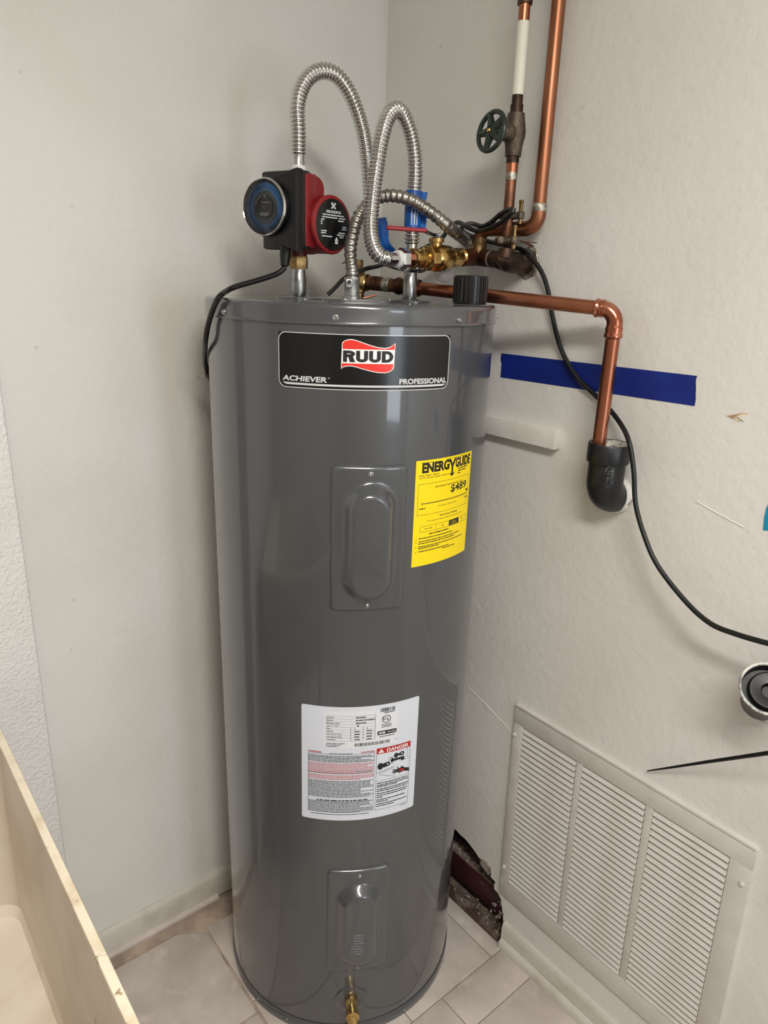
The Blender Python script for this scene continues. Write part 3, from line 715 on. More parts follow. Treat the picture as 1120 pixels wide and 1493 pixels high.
dial = MB().lathe([(.0490*DK, -.004), (.0490*DK, .005), (.0455*DK, .006), (.0, .006)], Pd, TT, 64).obj('timer_dial', 'dial_face', t)
XD = UP.cross(TT).normalized(); pmd = planemap(Pd+TT*.005, XD*DK, UP*DK)
def pmd(u, v, off): return Pd + TT*(.0052+off) + XD*(u*DK) + UP*(v*DK)
f = Flat(); f.ring((0, 0), .0290, .0385, 64); f.build('blue_scale', 'dial_blue', dial, pmd, .0022)
f = Flat()
for k in range(96):
    a = 2*PI*k/96; f.line((.0345*math.cos(a), .0345*math.sin(a)), (.0420*math.cos(a), .0420*math.sin(a)), .0011)
f.build('tick_marks', 'dial_blue', dial, pmd, .0030, thick=.0015)['kind'] = 'stuff'
f = Flat(); f.ring((0, 0), .0215, .0285, 48); f.build('hour_ring', 'dial_grey', dial, pmd, .0022)
f = Flat()
for k in range(24):
    a = 2*PI*k/24; f.line((.0245*math.cos(a), .0245*math.sin(a)), (.0275*math.cos(a), .0275*math.sin(a)), .0012)
f.build('hour_marks', 'print_black', dial, pmd, .0026)
f = Flat(); f.ring((0, 0), 0, .0200, 40); f.build('knob_disc', 'black_plastic', dial, pmd, .0026, thick=.0035)
f = Flat(); rnd = random.Random(4)
f.ring((.002, .0185), 0, .0021, 14).words(-.0060, .014, .0072, .0018, rnd).poly([(-.002, -.001), (.001, -.001), (.001, .002)]).line((-.0075, .0195), (-.0065, .0165), .0010)
f.words(-.0105, .012, -.0115, .0020, rnd).words(-.009, .010, -.0145, .0020, rnd).ring((0, 0), .0188, .0194, 12, PI*.62, PI*.95)
f.build('dial_print', 'dial_white', dial, pmd, .0064)
bz_ = MB().lathe([(.0440, -.004), (.0452, -.002), (.0450, .010), (.0440, .0125), (.0425, .0130), (.0425, .0115), (.0430, .007)], Pd, TT, 72).obj('bezel', 'black_satin', t)
MB().lathe([(.0451, .0095), (.0456, .0105), (.0444, .0134), (.0430, .0140), (.0424, .0134)], Pd, TT, 72).obj('bezel_rim', 'chrome', bz_)
MB().lathe([(.0424, .0130), (.0400, .0145), (.0280, .0160), (0, .0165)], Pd, TT, 48).obj('dial_cover', 'clear_cover', t)
b = MB(); q = Hp(438, 366, hPL-.030); b.lathe([(.0095, .008), (.0095, -.010), (.0075, -.026), (.0045, -.028)], Hp(416, 364, hPL-.030), Vector((.05, 0, 1)), 20); b.obj('cord_grip', 'black_rubber', t)

def cylhit(x, y, R, far=False):
    d = ray(x, y); a = d.x**2+d.y**2; b_ = d.x*CAM.x+d.y*CAM.y; c_ = CAM.x**2+CAM.y**2-R*R; k = max(0, b_*b_-a*c_)
    return CAM + d*((-b_+(1 if far else -1)*math.sqrt(k))/a)
# pump cord
hc = hPL-.030
P = [Hp(415.3, 389.5, hc), Hp(411.5, 394, hc-.003), Hp(402, 400, hc-.010), Hp(378, 408, hc-.03), Hp(345, 417.5, hc-.060), Hp(331, 424, hc-.080), cylhit(320.5, 432, .2690), cylhit(312.5, 446, .2710), cylhit(304, 472, .2700), cylhit(299.5, 500, .2695), cylhit(299, 525, .2690, True), cylhit(303.5, 546, .2690, True), cylhit(312, 563, .2690, True), cylhit(322, 585, .2700, True)]
tc_ = thing('pump_cord', P[0], 'black power cord looping from the pump over the heater edge', 'cord')
b = MB(); b.tube(resample(spline(P, 8), .004)[0], .0046, 12); b.obj('cord', 'black_rubber', tc_)
b = MB(); q0, q1 = cylhit(301, 548, .2690, True), Hp(288, 551, hc+.075); b.tube([q0, q0.lerp(q1, .5), q1], [.0030, .0032, .0018], 10); b.obj('cord_tie', 'conduit_metal', tc_)

# ================================================================== CORRUGATED HOSES
hA = hPL
def hose(name, path, r, label, pitch=.0062):
    t = thing(name, path[0], label, 'water hose', 'corrugated steel water hoses'); corrug(path, r-.0014, .0019, pitch, per=10).obj('corrugated_tube', 'stainless', t, 60)
    return t
A0 = [Vector((PL.x, PL.y, pz(226)))]
PA = A0 + [Vector((PL.x, PL.y, pz(190))), Hp(433.5, 155, hA), Hp(440, 128, hA+.008), Hp(453, 110, hA+.016), Hp(471, 103.5, hA+.025), Hp(490, 110, hA+.035), Hp(507, 131, hA+.046), Hp(521, 163, hA+.058), Hp(531, 200, hA+.068), Hp(537, 245, hA+.076), Hp(540, 290, hA+.080), Hp(543, 330, hA+.084), Hp(551, 362, hA+.094), Hp(572, 381, hA+.125), Hp(610, 388, hA+.17)]
wA = Wp(650, 386, .004); PA += [wA+Vector((-.06, -.002, 0)), wA+Vector((-.028, 0, 0))]
hoA = hose('corrugated_hose', spline(PA, 10), .0132, 'corrugated steel hose arching up from the red pump')
b = MB(); b.lathe([(0, 0), (.0118, 0), (.0118, .004), (.0112, .006), (.0112, pz(224)-pz(243)), (0, pz(224)-pz(243))], Vector((PL.x, PL.y, pz(243))), UP, 28); b.obj('end_sleeve', 'chrome', hoA)
b = MB(); b.lathe([(0, 0), (.0132, 0), (.0136, .002), (.0128, .008), (.0120, .010)], Vector((PL.x, PL.y, pz(250.9))), UP, 28); b.obj('thread_tape', 'white_plastic', hoA)
b = MB(); b.lathe([(0, 0), (.0125, 0), (.0125, .024), (0, .024)], wA, (-1, 0, 0), 24); b.obj('wall_stub', 'copper_aged', hoA)
def tag_wrap(path, r, parent, flagdir, wd):
    P = resample(path, .004)[0]; b = MB(); b.tube(P, r, 20); tg = b.obj('blue_tag', 'tag_blue', parent)
    n = len(P); b = MB(); V = []
    for i in range(n):
        tg_ = (P[min(i+1, n-1)]-P[max(i-1, 0)]).normalized(); fd = (flagdir-tg_*flagdir.dot(tg_)).normalized(); nn = fd.cross(tg_); k = i/(n-1); w_ = wd*(1+.18*math.sin(7*k)) ; q_ = P[i]
        V.append([b.bm.verts.new(q_+fd*a+nn*c) for a, c in((r*.8, -.0005), (r*.8, .0005), (r+w_, .0025), (r+w_, .0015))])
    for A_, B_ in zip(V[:-1], V[1:]):
        for k in range(4): b.bm.faces.new((A_[k], A_[(k+1) % 4], B_[(k+1) % 4], B_[k]))
    b.bm.faces.new(V[0]); b.bm.faces.new(V[-1][::-1]); b.obj('tag_flap', 'tag_blue', tg)
    f = Flat(); rnd = random.Random(8); a, z = P[0], P[-1]; ax = (z-a).normalized(); c0 = (a+z)/2; L = (z-a).length
    tow = Vector((CAM.x-c0.x, CAM.y-c0.y, 0)); tow = (tow-ax*tow.dot(ax)).normalized(); sd_ = ax.cross(tow)
    for v in(-.003, .0025, .0065): f.words(-L*.40, L*.36 if v < 0 else L*.1, v, .0013, rnd)
    f.build('tag_print', 'print_white', tg, lambda u, v, off: c0 + ax*u + (tow*math.cos(v/r)+sd_*math.sin(v/r))*(r+off), .0006)['kind'] = 'stuff'
    return tg
sA = spline(PA, 10)
lo_ = Hp(541, 308, 1.39); 
def sub(path, y0, y1):
    out = []
    for p in path:
        d = p-CAM; z = d.dot(FW); y = CYP - FPX*d.dot(UPV)/z
        if y0 <= y <= y1: out.append(p)
    return out
tag_wrap([p for p in sub(sA[100:], 316, 376)], .0150, hoA, Hp(600, 330, hA)-Hp(540, 330, hA), .012)

hR = (Vector((PRt.x, PRt.y, 0))-CAM).dot(HD)
def pzr(y): return Hp(598, y, hR).z
PBs = [Vector((PRt.x, PRt.y, pzr(356))), Vector((PRt.x, PRt.y, pzr(330))), Hp(603, 295, hR+.006), Hp(605.5, 255, hR+.008), Hp(604, 222, hR+.006), Hp(598, 192, hR), Hp(588, 168, hR-.010), Hp(577, 160, hR-.022), Hp(566, 170, hR-.034), Hp(557.5, 197, hR-.044), Hp(551, 232, hR-.050), Hp(546, 268, hR-.056), Hp(542, 305, hR-.059), Hp(540.5, 335, hR-.063), Hp(545, 360, hR-.072), Hp(555, 374, hR-.079), Hp(567, 378, hR-.0745)]
hoB = hose('corrugated_hose', spline(PBs, 10), .0132, 'corrugated steel hose looping between the ball valve and the heater nipple')
q = Vector((PRt.x, PRt.y, ZT))
b = MB(); b.lathe([(0, .0505), (.0150, .0505), (.0155, .0515), (.0155, .0600), (.0145, .0612), (.0, .0612)], q, UP, 6); b.obj('union_nut', 'chrome', hoB, 25)
b = MB(); b.lathe([(0, .061), (.0100, .061), (.0100, pzr(352)-ZT), (0, pzr(352)-ZT)], q, UP, 24); b.obj('end_sleeve', 'chrome', hoB)
row0 = Hp(566, 378, hR-.076); vB = Wp(688, 375, .068); rd_ = (vB-row0).normalized()
b = MB(); b.lathe([(0, 0), (.0110, 0), (.0110, .020), (0, .020)], row0, rd_, 24); b.obj('end_sleeve', 'chrome', hoB)
b = MB(); b.lathe([(0, .018), (.0140, .018), (.0148, .021), (.0140, .026), (0, .026)], row0, rd_, 24); b.obj('thread_tape', 'white_plastic', hoB)
b = MB(); b.lathe([(0, .025), (.0175, .025), (.0185, .027), (.0185, .039), (.0170, .041), (0, .041)], row0, rd_, 6, x=UP); b.obj('union_nut', 'chrome', hoB, 25)
tg = tag_wrap(sub(spline(PBs, 10)[:70], 275, 336), .0152, hoB, Hp(640, 300, hR)-Hp(600, 300, hR), .008)

# ================================================================== FLEXIBLE CONDUIT
q = Vector((PC.x, PC.y, ZT+.0025))
hC = (Vector((PC.x, PC.y, 0))-CAM).dot(HD)
PCc = [Vector((PC.x, PC.y, ZT+.030)), Vector((PC.x, PC.y, ZT+.048)), Hp(511, 370, hC+.006), Hp(514.5, 342, hC+.018), Hp(524, 314, hC+.032), Hp(541, 294, hC+.040), Hp(558, 286.5, hC+.046), Hp(578, 286, hC+.044), Hp(602, 293, hC+.040), Hp(630, 311, hC+.044), Hp(656, 332, hC+.060), Wp(676, 348, .032), Wp(690, 362, .0165), Wp(701, 375, .0135)]
t = thing('flexible_conduit', q, 'grey flexible metal conduit curving from the heater lid to the wall', 'conduit')
P, L = resample(spline(PCc, 12), .0012); n = len(P)-1; rad = []
for i in range(n+1):
    x = (L*i/n) % .0105/.0105; rad.append(.0098 + (.0016*math.sin(PI*min(1, x/.72)) if x < .72 else 0))
MB().tube(P, rad, 20).obj('spiral_armour', 'conduit_metal', t, 50)
b = MB(); b.lathe([(0, 0), (.0150, 0), (.0150, .004), (.0132, .006), (.0135, .030), (.0145, .032), (.0140, .036), (0, .036)], q, UP, 24)
b.box(q+c2*.0125-s2*.006+UP*.026, (.012, .010, .014), s2, c2, UP, bev=.002); cn = b.obj('connector', 'cast_zinc', t)
screw('screw', q+c2*.0175-s2*.006+UP*.028, c2, .0030, 'bronze', cn)
wq = Wp(697, 386, 0)

# wall escutcheons
def escutcheon(c, r, label, mt_, seg=40):
    o = MB().lathe([(0, 0), (r, 0), (r, .0015), (r*.9, .003), (r*.55, .0045), (0, .0045)], c, (-1, 0, 0), seg).obj('wall_plate', mt_)
    return finish(o, label, 'wall plate')
escutcheon(Wp(648, 390), .030, 'round painted wall plate behind the brass ball valve', 'wall_paint')
escutcheon(Wp(697, 388), .030, 'round painted wall plate below the copper tee', 'wall_paint')

# ================================================================== SUPPLY ROW: ball valve, tee, elbow
rowA = row0 + rd_*.0420
rv_ = (vB-rowA).normalized(); Lv = (vB-rowA).length
xr = (UP - rv_*UP.dot(rv_)).normalized(); side = rv_.cross(xr)
def rowp(px):  # distance along the row axis for an image column
    best = min(range(0, 400), key=lambda k: abs((lambda d: CXP+FPX*d.dot(RT)/d.dot(FW))(rowA+rv_*(k*.0005)-CAM)-px)); return best*.0005
t = thing('ball_valve', rowA+rv_*.04, 'brass ball valve with red lever handle behind the heater cap', 'valve')
a1, a2, a3, a4, a5 = rowp(600), rowp(612), rowp(622), rowp(655), rowp(668)
b = MB(); b.lathe([(0, .0003), (.0125, .0003), (.0130, a1*.8), (.0135, a1), (0, a1)], rowA, rv_, 28); b.obj('copper_adapter', 'copper_bright', t)
b = MB(); b.lathe([(.0140, a1), (.0172, a1+.001), (.0176, a1+.005), (.0150, a1+.007), (.0145, a2), (.0165, a2+.001), (.0165, a2+.006), (.0145, a3)], rowA, rv_, 32); b.obj('end_collar', 'brass', t)
b = MB(); b.lathe([(.0150, a3-.002), (.0215, a3), (.0232, a3+.002), (.0232, a3+.016), (.0215, a3+.018)], rowA, rv_, 8, x=xr, start=PI/8); b.obj('hex_end', 'brass', t, 20)
b = MB(); b.lathe([(.0200, a3+.017), (.0235, a3+.022), (.0240, a3+.032), (.0215, a4-.004), (.0190, a4), (.0170, a4+.002), (.0160, a4+.004)], rowA, rv_, 36); b.obj('valve_body', 'brass', t)
b = MB(); b.lathe([(.0150, a4), (.0178, a4+.002), (.0180, a4+.007), (.0160, a4+.009), (.0168, a5), (.0168, a5+.002), (.0150, a5+.003), (.0165, a5+.005), (.0150, a5+.007), (.0165, a5+.009), (.0150, a5+.012)], rowA, rv_, 32); b.obj('end_collar', 'brass', t)
st = rowA + rv_*(a3+.022)
st = rowA + rv_*rowp(635)
b = MB(); b.lathe([(.0105, .015), (.0105, .026), (.0140, .027), (.0140, .033), (.0100, .0345), (0, .0345)], st, UP, 28); b.obj('bonnet', 'brass', t)
b = MB(); b.lathe([(0, .0345), (.0070, .0345), (.0072, .036), (.0072, .0405), (.0055, .042), (0, .042)], st, UP, 6); b.obj('lever_bolt', 'steel_zinc', t, 25)
l0 = st + UP*.0365; l1 = Hp(617, 336, hR-.040); l2 = Hp(566, 332, hR-.052)
def strap(pts, wd, th, name, mt_, parent):
    b = MB()
    for p, q_ in zip(pts[:-1], pts[1:]):
        d = (q_-p).normalized(); wv = (UP.cross(d)).normalized(); b.box((p+q_)/2, ((q_-p).length+th, wd, th), d, wv, d.cross(wv), bev=th*.25, seg=1)
    return b.obj(name, mt_, parent)
le = strap([l0+(l0-l1)*.25, l0, l1], .013, .0024, 'lever', 'lever_steel', t)
strap([l1+(l1-l2)*.04, l2], .0135, .0068, 'grip', 'red_grip', le)

ax0 = rowp(676); tp = rowA+rv_*ax0
teeC = Wp(697, 375, .050); elb = Wp(737, 380, .058)
t = thing('copper_tee', teeC, 'dull copper tee joining the ball valve to the wall elbow', 'pipe fitting')
d1 = (elb-teeC).normalized()
tA = rowA+rv_*(a5+.0125)
b = MB(); b.tube([tA, teeC, teeC+d1*((elb-teeC).length*.52)], .0158, 28); run = b.obj('run', 'copper_aged', t)
ups = Wp(699, 343, .050)
b = MB(); b.tube([teeC+UP*.004, Vector((teeC.x, teeC.y, ups.z-.004))], [.0146, .0138], 28); b.obj('branch', 'brass_aged', t)
b = MB(); b.tube([teeC+d1*((elb-teeC).length*.52), elb-d1*.018], .0152, 28); b.obj('straight_pipe', 'copper_dark', t)
b = MB(); b.tube([teeC+d1*((elb-teeC).length*.50), teeC+d1*((elb-teeC).length*.56)], .0160, 28); b.obj('solder_ring', 'solder', t)
d1 = (elb-teeC).normalized(); t = thing('wall_elbow', elb, 'blackened copper elbow entering the wall behind the ground clamps', 'pipe fitting')
b = MB(); b.tube([elb-d1*.0175, elb-d1*.008, elb+Vector((.006, -.002, -.001)), elb+Vector((.018, -.003, -.002)), Vector((XR-.0045, elb.y-.003, elb.z-.003))], [.0165, .0178, .0190, .0192, .0190], 28); b.obj('elbow_body', 'copper_dark', t)
b = MB(); b.tube([elb+UP*.005, elb+UP*.021], [.0150, .0135], 24); b.obj('top_socket', 'copper_dark', t)
b = MB(); b.lathe([(0, 0), (.030, 0), (.030, .0015), (.0275, .003), (.019, .0038), (0, .0038)], Vector((XR, elb.y-.004, elb.z-.002)), (-1, 0, 0), 8); b.obj('octagon_plate', 'solder', t, 20)

# ---- big copper riser with elbow
TB = .024; TG = .058
e1 = Wp(783.5, 333, TB); top = Vector((e1.x, e1.y-.001, CEIL-.001)); lft = Wp(700, 335, .048); lft = Vector((teeC.x, teeC.y, lft.z))
t = thing('copper_riser', e1, 'thick copper supply pipe rising along the wall to the ceiling', 'pipe')
arc = arc_corner(top, e1, lft, .024, 10)
zr = Wp(787, 303, TB).z
b = MB(); b.tube([top, Vector((e1.x, e1.y, zr+.01)), Vector((e1.x, e1.y, zr-.002))], .0118, 28); b.obj('riser', 'copper_stained', t)
hz = (lft-e1).normalized()
b = MB(); b.tube([Vector((e1.x, e1.y, zr-.001))]+arc+[e1+hz*.040], .0132, 28); b.obj('elbow', 'copper_stained', t)
b = MB(); b.tube([Vector((e1.x, e1.y, zr+.007)), Vector((e1.x, e1.y, zr+.004)), Vector((e1.x, e1.y, zr-.003)), Vector((e1.x, e1.y, zr-.006))], [.0120, .0140, .0142, .0134], 28); b.obj('solder_ring', 'solder', t)
arc2 = arc_corner(e1, lft, teeC, .020, 8)
b = MB(); b.tube([e1+hz*.039, e1+hz*.05]+arc2+[Vector((lft.x, lft.y, ups.z-.003))], .0124, 28); b.obj('cross_pipe', 'copper_aged', t)
b = MB(); b.tube([e1+hz*.037, e1+hz*.041], .0138, 28); b.obj('joint_ring', 'solder', t)

# ---- thin riser with gate valve
gx = Wp(752, 198, TG); Yg = gx.y
def gz(y): return Wp(750, y, TG).z
Lx = Wp(741.5, 310, TG)
def gp(z):
    a = Lx; b_ = Wp(765, 12, TG); return a.lerp(b_, (z-a.z)/(b_.z-a.z))
t = thing('valve_riser', gp(gz(345)), 'thin copper riser with flaking white paint holding the gate valve', 'pipe')
def seg_(y0, y1, r, name, mt_, n=3):
    z0, z1 = gz(y0), gz(y1); b = MB(); b.tube([gp(z0+(z1-z0)*k/n) for k in range(n+1)], r, 24); return b.obj(name, mt_, t)
seg_(358, 262, .0094, 'lower_pipe', 'copper_aged'); seg_(262, 251, .0104, 'paint_patch', 'solder'); seg_(251, 238, .0106, 'coupling', 'copper'); seg_(238, 228, .0112, 'solder_ring', 'copper_dark')
seg_(168, 154, .0112, 'coupling', 'copper_dark'); seg_(154, 138, .0094, 'bare_pipe', 'copper_dark'); seg_(140, 36, .0100, 'painted_pipe', 'white_paint'); seg_(36, 12, .0096, 'upper_pipe', 'copper'); seg_(12, -6, .0125, 'coupling', 'copper_dark'); seg_(-6, -330, .0098, 'top_pipe', 'copper_aged')
V0 = gp(gz(228)); V1 = gp(gz(166)); gc = (V0+V1)/2; vd = (V1-V0).normalized(); VL = (V1-V0).length
t = thing('gate_valve', gc, 'dark bronze gate valve with green five spoke handwheel on the thin riser', 'valve')
b = MB(); b.lathe([(0, 0), (.0140, 0), (.0142, VL*.05), (.0150, VL*.22), (.0185, VL*.45), (.0190, VL*.58), (.0170, VL*.78), (.0150, VL*.95), (.0148, VL), (0, VL)], V0, vd, 32); b.obj('valve_body', 'bronze', t)
wc = gc + Vector((-.058, .001, -.002))
sd = (wc-gc).normalized(); sc0 = gc + UP*.002
b = MB(); b.lathe([(.0150, .012), (.0150, .020), (.0120, .022), (.0110, .030), (.0085, .032), (.0060, .034), (.0060, (wc-gc).length)], sc0, sd, 28); b.obj('bonnet', 'bronze', t)
wn = (Vector((-1, .06, .14))).normalized()
b = MB(); RWh = .0305; wx = (UP - wn*UP.dot(wn)).normalized(); wy = wn.cross(wx)
ring = [wc + (wx*math.cos(2*PI*k/48) + wy*math.sin(2*PI*k/48))*RWh for k in range(49)]; b.tube(ring, .0042, 12, cap=False)
for k in range(5):
    a = 2*PI*k/5+.35; d = wx*math.cos(a)+wy*math.sin(a); b.tube([wc+d*.006, wc+d*.018-wn*.001, wc+d*.030], [.0075, .0062, .0050], 10)
b.lathe([(0, -.012), (.0110, -.012), (.0125, 0), (.0105, .004), (.006, .005), (0, .005)], wc, wn, 24)
b.obj('handwheel', 'handwheel_green', t)
b = MB(); b.lathe([(0, .004), (.0038, .004), (.0038, .007), (.0030, .008), (0, .0078)], wc, wn, 16); b.obj('wheel_nut', 'brass', t)

# ---- ground clamps and frayed wire
def clamp(c, axis, r, label, rz):
    t = thing('ground_clamp', c, label, 'clamp', 'ground clamps'); axis = Vector(axis).normalized(); fx = Vector((math.cos(rz), math.sin(rz), 0)); fx = (fx-axis*fx.dot(axis)).normalized(); fy = axis.cross(fx)
    b = MB()
    b.tube([c + (fx*math.cos(a)+fy*math.sin(a))*(r+.0050) for a in [2*PI*k/24 for k in range(25)]], [.0058]*25, 10, cap=False); b.obj('saddle', 'bronze', t)
    b = MB(); b.box(c+fx*(r+.008)+fy*.012, (.018, .012, .013), fx, fy, axis, bev=.003); b.box(c+fx*(r+.008)-fy*.012, (.018, .012, .013), fx, fy, axis, bev=.003); b.obj('ears', 'bronze', t)
    b = MB(); p0 = c+fx*(r+.010)+fy*.012; b.tube([p0-axis*.014, p0+axis*.022], .0036, 10); b.lathe([(0, .020), (.0042, .020), (.0042, .025), (0, .026)], p0, axis, 8); b.obj('clamp_screw', 'brass_aged', t)
    return t
rzc = math.atan2(c2.y, c2.x)
clamp(gp(gz(314)), UP, .0105, 'upper bronze ground clamp on the thin riser', rzc+.3)
clamp(gp(gz(351)), UP, .0105, 'lower bronze ground clamp on the thin riser beside the wall elbow', rzc-.2)
b = MB()
f0 = Hp(757, 351, hR-.010)
for k, (x, y) in enumerate(((783, 354), (779, 359), (781, 363), (776, 361))): b.tube(spline([f0, Hp(768, 353+k, hR-.012), Hp(x, y, hR-.014)], 4), .0010, 6)
finish(b.obj('frayed_wire', 'wire'), 'frayed bare wire strands poking out beside the ground clamps', 'wire')

# ================================================================== RELIEF VALVE + DISCHARGE PIPE
tpS = Hp(527, 411, 1.462); tpE = Wp(899, 452, .049); leg = Vector((tpE.x, tpE.y, Wp(879, 668, .049).z))
ddir = (tpE-tpS).normalized()
t = thing('relief_valve', Vector((tpS.x, tpS.y, ZT)), 'brass relief valve on the heater lid behind the conduit connector', 'valve')
vb = Vector((tpS.x, tpS.y, ZT)) - ddir*.010
b = MB(); b.lathe([(0, .0005), (.0140, .0005), (.0140, .010), (.0170, .012), (.0175, .045), (.0140, .050), (.0110, .056), (.0110, .072), (0, .073)], vb, UP, 8); b.obj('valve_body', 'brass_aged', t)
b = MB(); b.lathe([(.010, .0), (.0155, .010), (.0165, .014), (.0165, .026), (.0140, .028), (0, .028)], vb+UP*(tpS.z-ZT), ddir, 28); b.obj('outlet', 'brass', t)
b = MB(); q = vb+UP*.068; strap([q, q+UP*.008-s2*.012, q-s2*.030-UP*.004], .012, .002, 'test_lever', 'lever_steel', t); b.bm.free()
t = thing('discharge_pipe', tpE, 'bright copper discharge pipe running over the lid and down into the black drain elbow', 'pipe')
def along(px):
    best = min(range(0, 1200), key=lambda k: abs((lambda d: CXP+FPX*d.dot(RT)/d.dot(FW))(tpS+ddir*(k*.0005)-CAM)-px)); return best*.0005
k0 = along(543)
d0 = along(548); d1_ = along(560); d2_ = along(566); d3 = along(578); d4 = along(612); d5 = along(868)
b = MB(); b.lathe([(0, .019), (.0130, .019), (.0140, d0-.002), (.0140, d0), (.0125, d0+.003), (.0140, d0+.006), (.0128, d1_)], tpS, ddir, 28); b.obj('threaded_adapter', 'copper_aged', t)
b = MB(); b.lathe([(.0128, d1_), (.0137, d1_+.002), (.0137, d2_+.004), (.0125, d2_+.006)], tpS, ddir, 28); b.obj('solder_ring', 'solder', t)
b = MB(); b.lathe([(.0124, d2_), (.0124, d3), (.0150, d3+.001), (.0165, d3+.006), (.0150, d3+.011), (.0140, d3+.014), (.0140, d4-.012), (.0150, d4-.010), (.0163, d4-.005), (.0150, d4), (.0122, d4+.001)], tpS, ddir, 28); b.obj('coupling', 'copper_aged', t)
b = MB(); b.tube([tpS+ddir*(d4-.01), tpS+ddir*(d5+.004)], .0117, 28); b.obj('long_pipe', 'copper', t)
arc = arc_corner(tpS, tpE, leg, .024, 12)
b = MB(); pA = tpS+ddir*d5; zz = Wp(903, 495, .049).z; pB_ = Vector((tpE.x, tpE.y, zz))
b.tube([pA, pA+ddir*.002, pA+ddir*.005, pA+ddir*.008, pA+ddir*.011, pA+ddir*.014, pA+ddir*.017]+arc+[pB_+UP*.020, pB_+UP*.016, pB_+UP*.011, pB_+UP*.007, pB_+UP*.003, pB_], [.0124, .0152, .0152, .0136, .0146, .0146, .0132]+[.0130]*len(arc)+[.0132, .0146, .0136, .0152, .0152, .0124], 28); b.obj('elbow', 'copper_bright', t)
b = MB(); b.tube([pB_+UP*.01, leg], .0117, 28); b.obj('drop_pipe', 'copper', t)

# ================================================================== ABS DRAIN ELBOW ON THE WALL
HT = .039
hc_ = Wp(886, 652, HT); hb_ = Wp(882, 700, HT)
ec = Vector((XR-.039, (hc_.y+hb_.y)/2-.002, 0)); ztop = Wp(886, 650, HT).z + .006; zbend = Wp(884, 712, .04).z
t = thing('drain_elbow', Vector((XR, ec.y, zbend)), 'black plastic drain elbow on the wall with a white inner rim', 'drain elbow')
zw = Wp(885, 745, .02).z + .0312
pth = [Vector((ec.x, ec.y, ztop-.032))] + arc_corner((ec.x, ec.y, ztop), (ec.x, ec.y, zw), (XR, ec.y, zw-.003), .033, 12) + [Vector((XR-.0005, ec.y, zw-.003))]
from mathutils.bvhtree import BVHTree
b = MB(); b.tube(pth, .0312, 40); bend_tree = BVHTree.FromBMesh(b.bm); b.obj('bend', 'abs', t)
b = MB(); b.lathe([(.0320, 0), (.0350, 0), (.0345, .003), (.0325, .010), (.0313, .0125)], Vector((XR-.0004, ec.y, zw-.003)), (-1, 0, .05), 40); b.obj('painted_edge', 'abs_white', t)
b = MB(); b.lathe([(.0300, 0), (.0355, .001), (.0362, .004), (.0362, .032), (.0350, .034), (.0318, .034), (.0312, .030), (.0305, .003)], Vector((ec.x, ec.y, ztop-.034)), UP, 44); b.obj('hub', 'abs', t)
b = MB(); b.lathe([(.0311, .0335), (.0300, .030), (.0297, .006), (0, .004)], Vector((ec.x, ec.y, ztop-.034)), UP, 40); b.obj('hub_inside', 'abs_white', t)
mp = planemap(Vector((ec.x, ec.y, ztop-.075)), Vector((.25, -.968, 0)), UP)
nn = Vector((-.92, -.39, 0)).normalized(); ss = Vector((-nn.y, nn.x, 0))
def mcyl(u, v, off):
    h_ = bend_tree.ray_cast(Vector((ec.x, ec.y, v)) + nn*.15 + ss*u, -nn)
    return (h_[0] + h_[1]*off*(1 if h_[1].dot(nn) > 0 else -1)) if h_[0] else Vector((ec.x, ec.y, v)) + nn*.0316 + ss*u
f = Flat(); z0 = Wp(886, 697, .07).z
for k in range(24):
    a0_, a1_ = 2*PI*k/24, 2*PI*(k+1)/24
    def sup(a, r): return (.010+r*.55*math.cos(a), z0 + (.006 if math.sin(a) > 0 else -.006) + r*math.sin(a))
    f.poly([sup(a0_, .0105), sup(a0_, .0122), sup(a1_, .0122), sup(a1_, .0105)][::-1])
rnd = random.Random(9)
for k in range(6): f.line((.0065, z0-.010+.0035*k), (.0135, z0-.009+.0040*k), .0011)
f.build('moulded_mark', 'abs_white', t, mcyl, .0006, .002)

# ================================================================== THINGS ON THE RIGHT WALL
def wall_map(u, v, off): return Vector((XR-off, -u, v))
def jag(p0, p1, n, amp, rnd): return [(p0[0]+(p1[0]-p0[0])*k/n+(rnd.uniform(-amp, amp) if 0 < k < n else 0), p0[1]+(p1[1]-p0[1])*k/n) for k in range(n+1)]
rnd = random.Random(21)
def wy_(x, y): p = Wp(x, y); return (-p.y, p.z)
TL, TR_, BL_, BR_ = wy_(731.5, 515), wy_(1017, 548), wy_(730, 550), wy_(1013, 592)
pts = jag(BL_, BR_, 6, 0, rnd) + jag(BR_, TR_, 7, .0016, rnd)[1:] + jag(TR_, TL, 6, 0, rnd)[1:] + jag(TL, BL_, 7, .0016, rnd)[1:-1]
finish(Flat().poly(pts).build('blue_tape', 'tape_blue', None, wall_map, .0003, None, .0004), 'long strip of dark blue masking tape on the right wall', 'tape')
pts = jag(wy_(1113, 773), wy_(1190, 780), 2, 0, rnd) + [wy_(1190, 736)] + [wy_(1124, 729), wy_(1117.5, 741), wy_(1114.5, 755)]
finish(Flat().poly(pts).build('teal_tape', 'tape_teal', None, wall_map, .0003, None, .0004), 'piece of teal masking tape on the right wall above the cable', 'tape')
# painted cleat
c0, c1 = Wp(690, 606, 0), Wp(820, 626, 0)
b = MB(); b.box((XR-.0095, (.02+c1.y)/2, (c1.z+Wp(818, 655, .0).z)/2), (.019, .02-c1.y, .0375), bev=.0015, seg=2)
b.obj('wood_cleat', 'cleat_paint'); o = bpy.data.objects['wood_cleat']; finish(o, 'short wooden cleat painted like the wall below the blue tape', 'cleat')
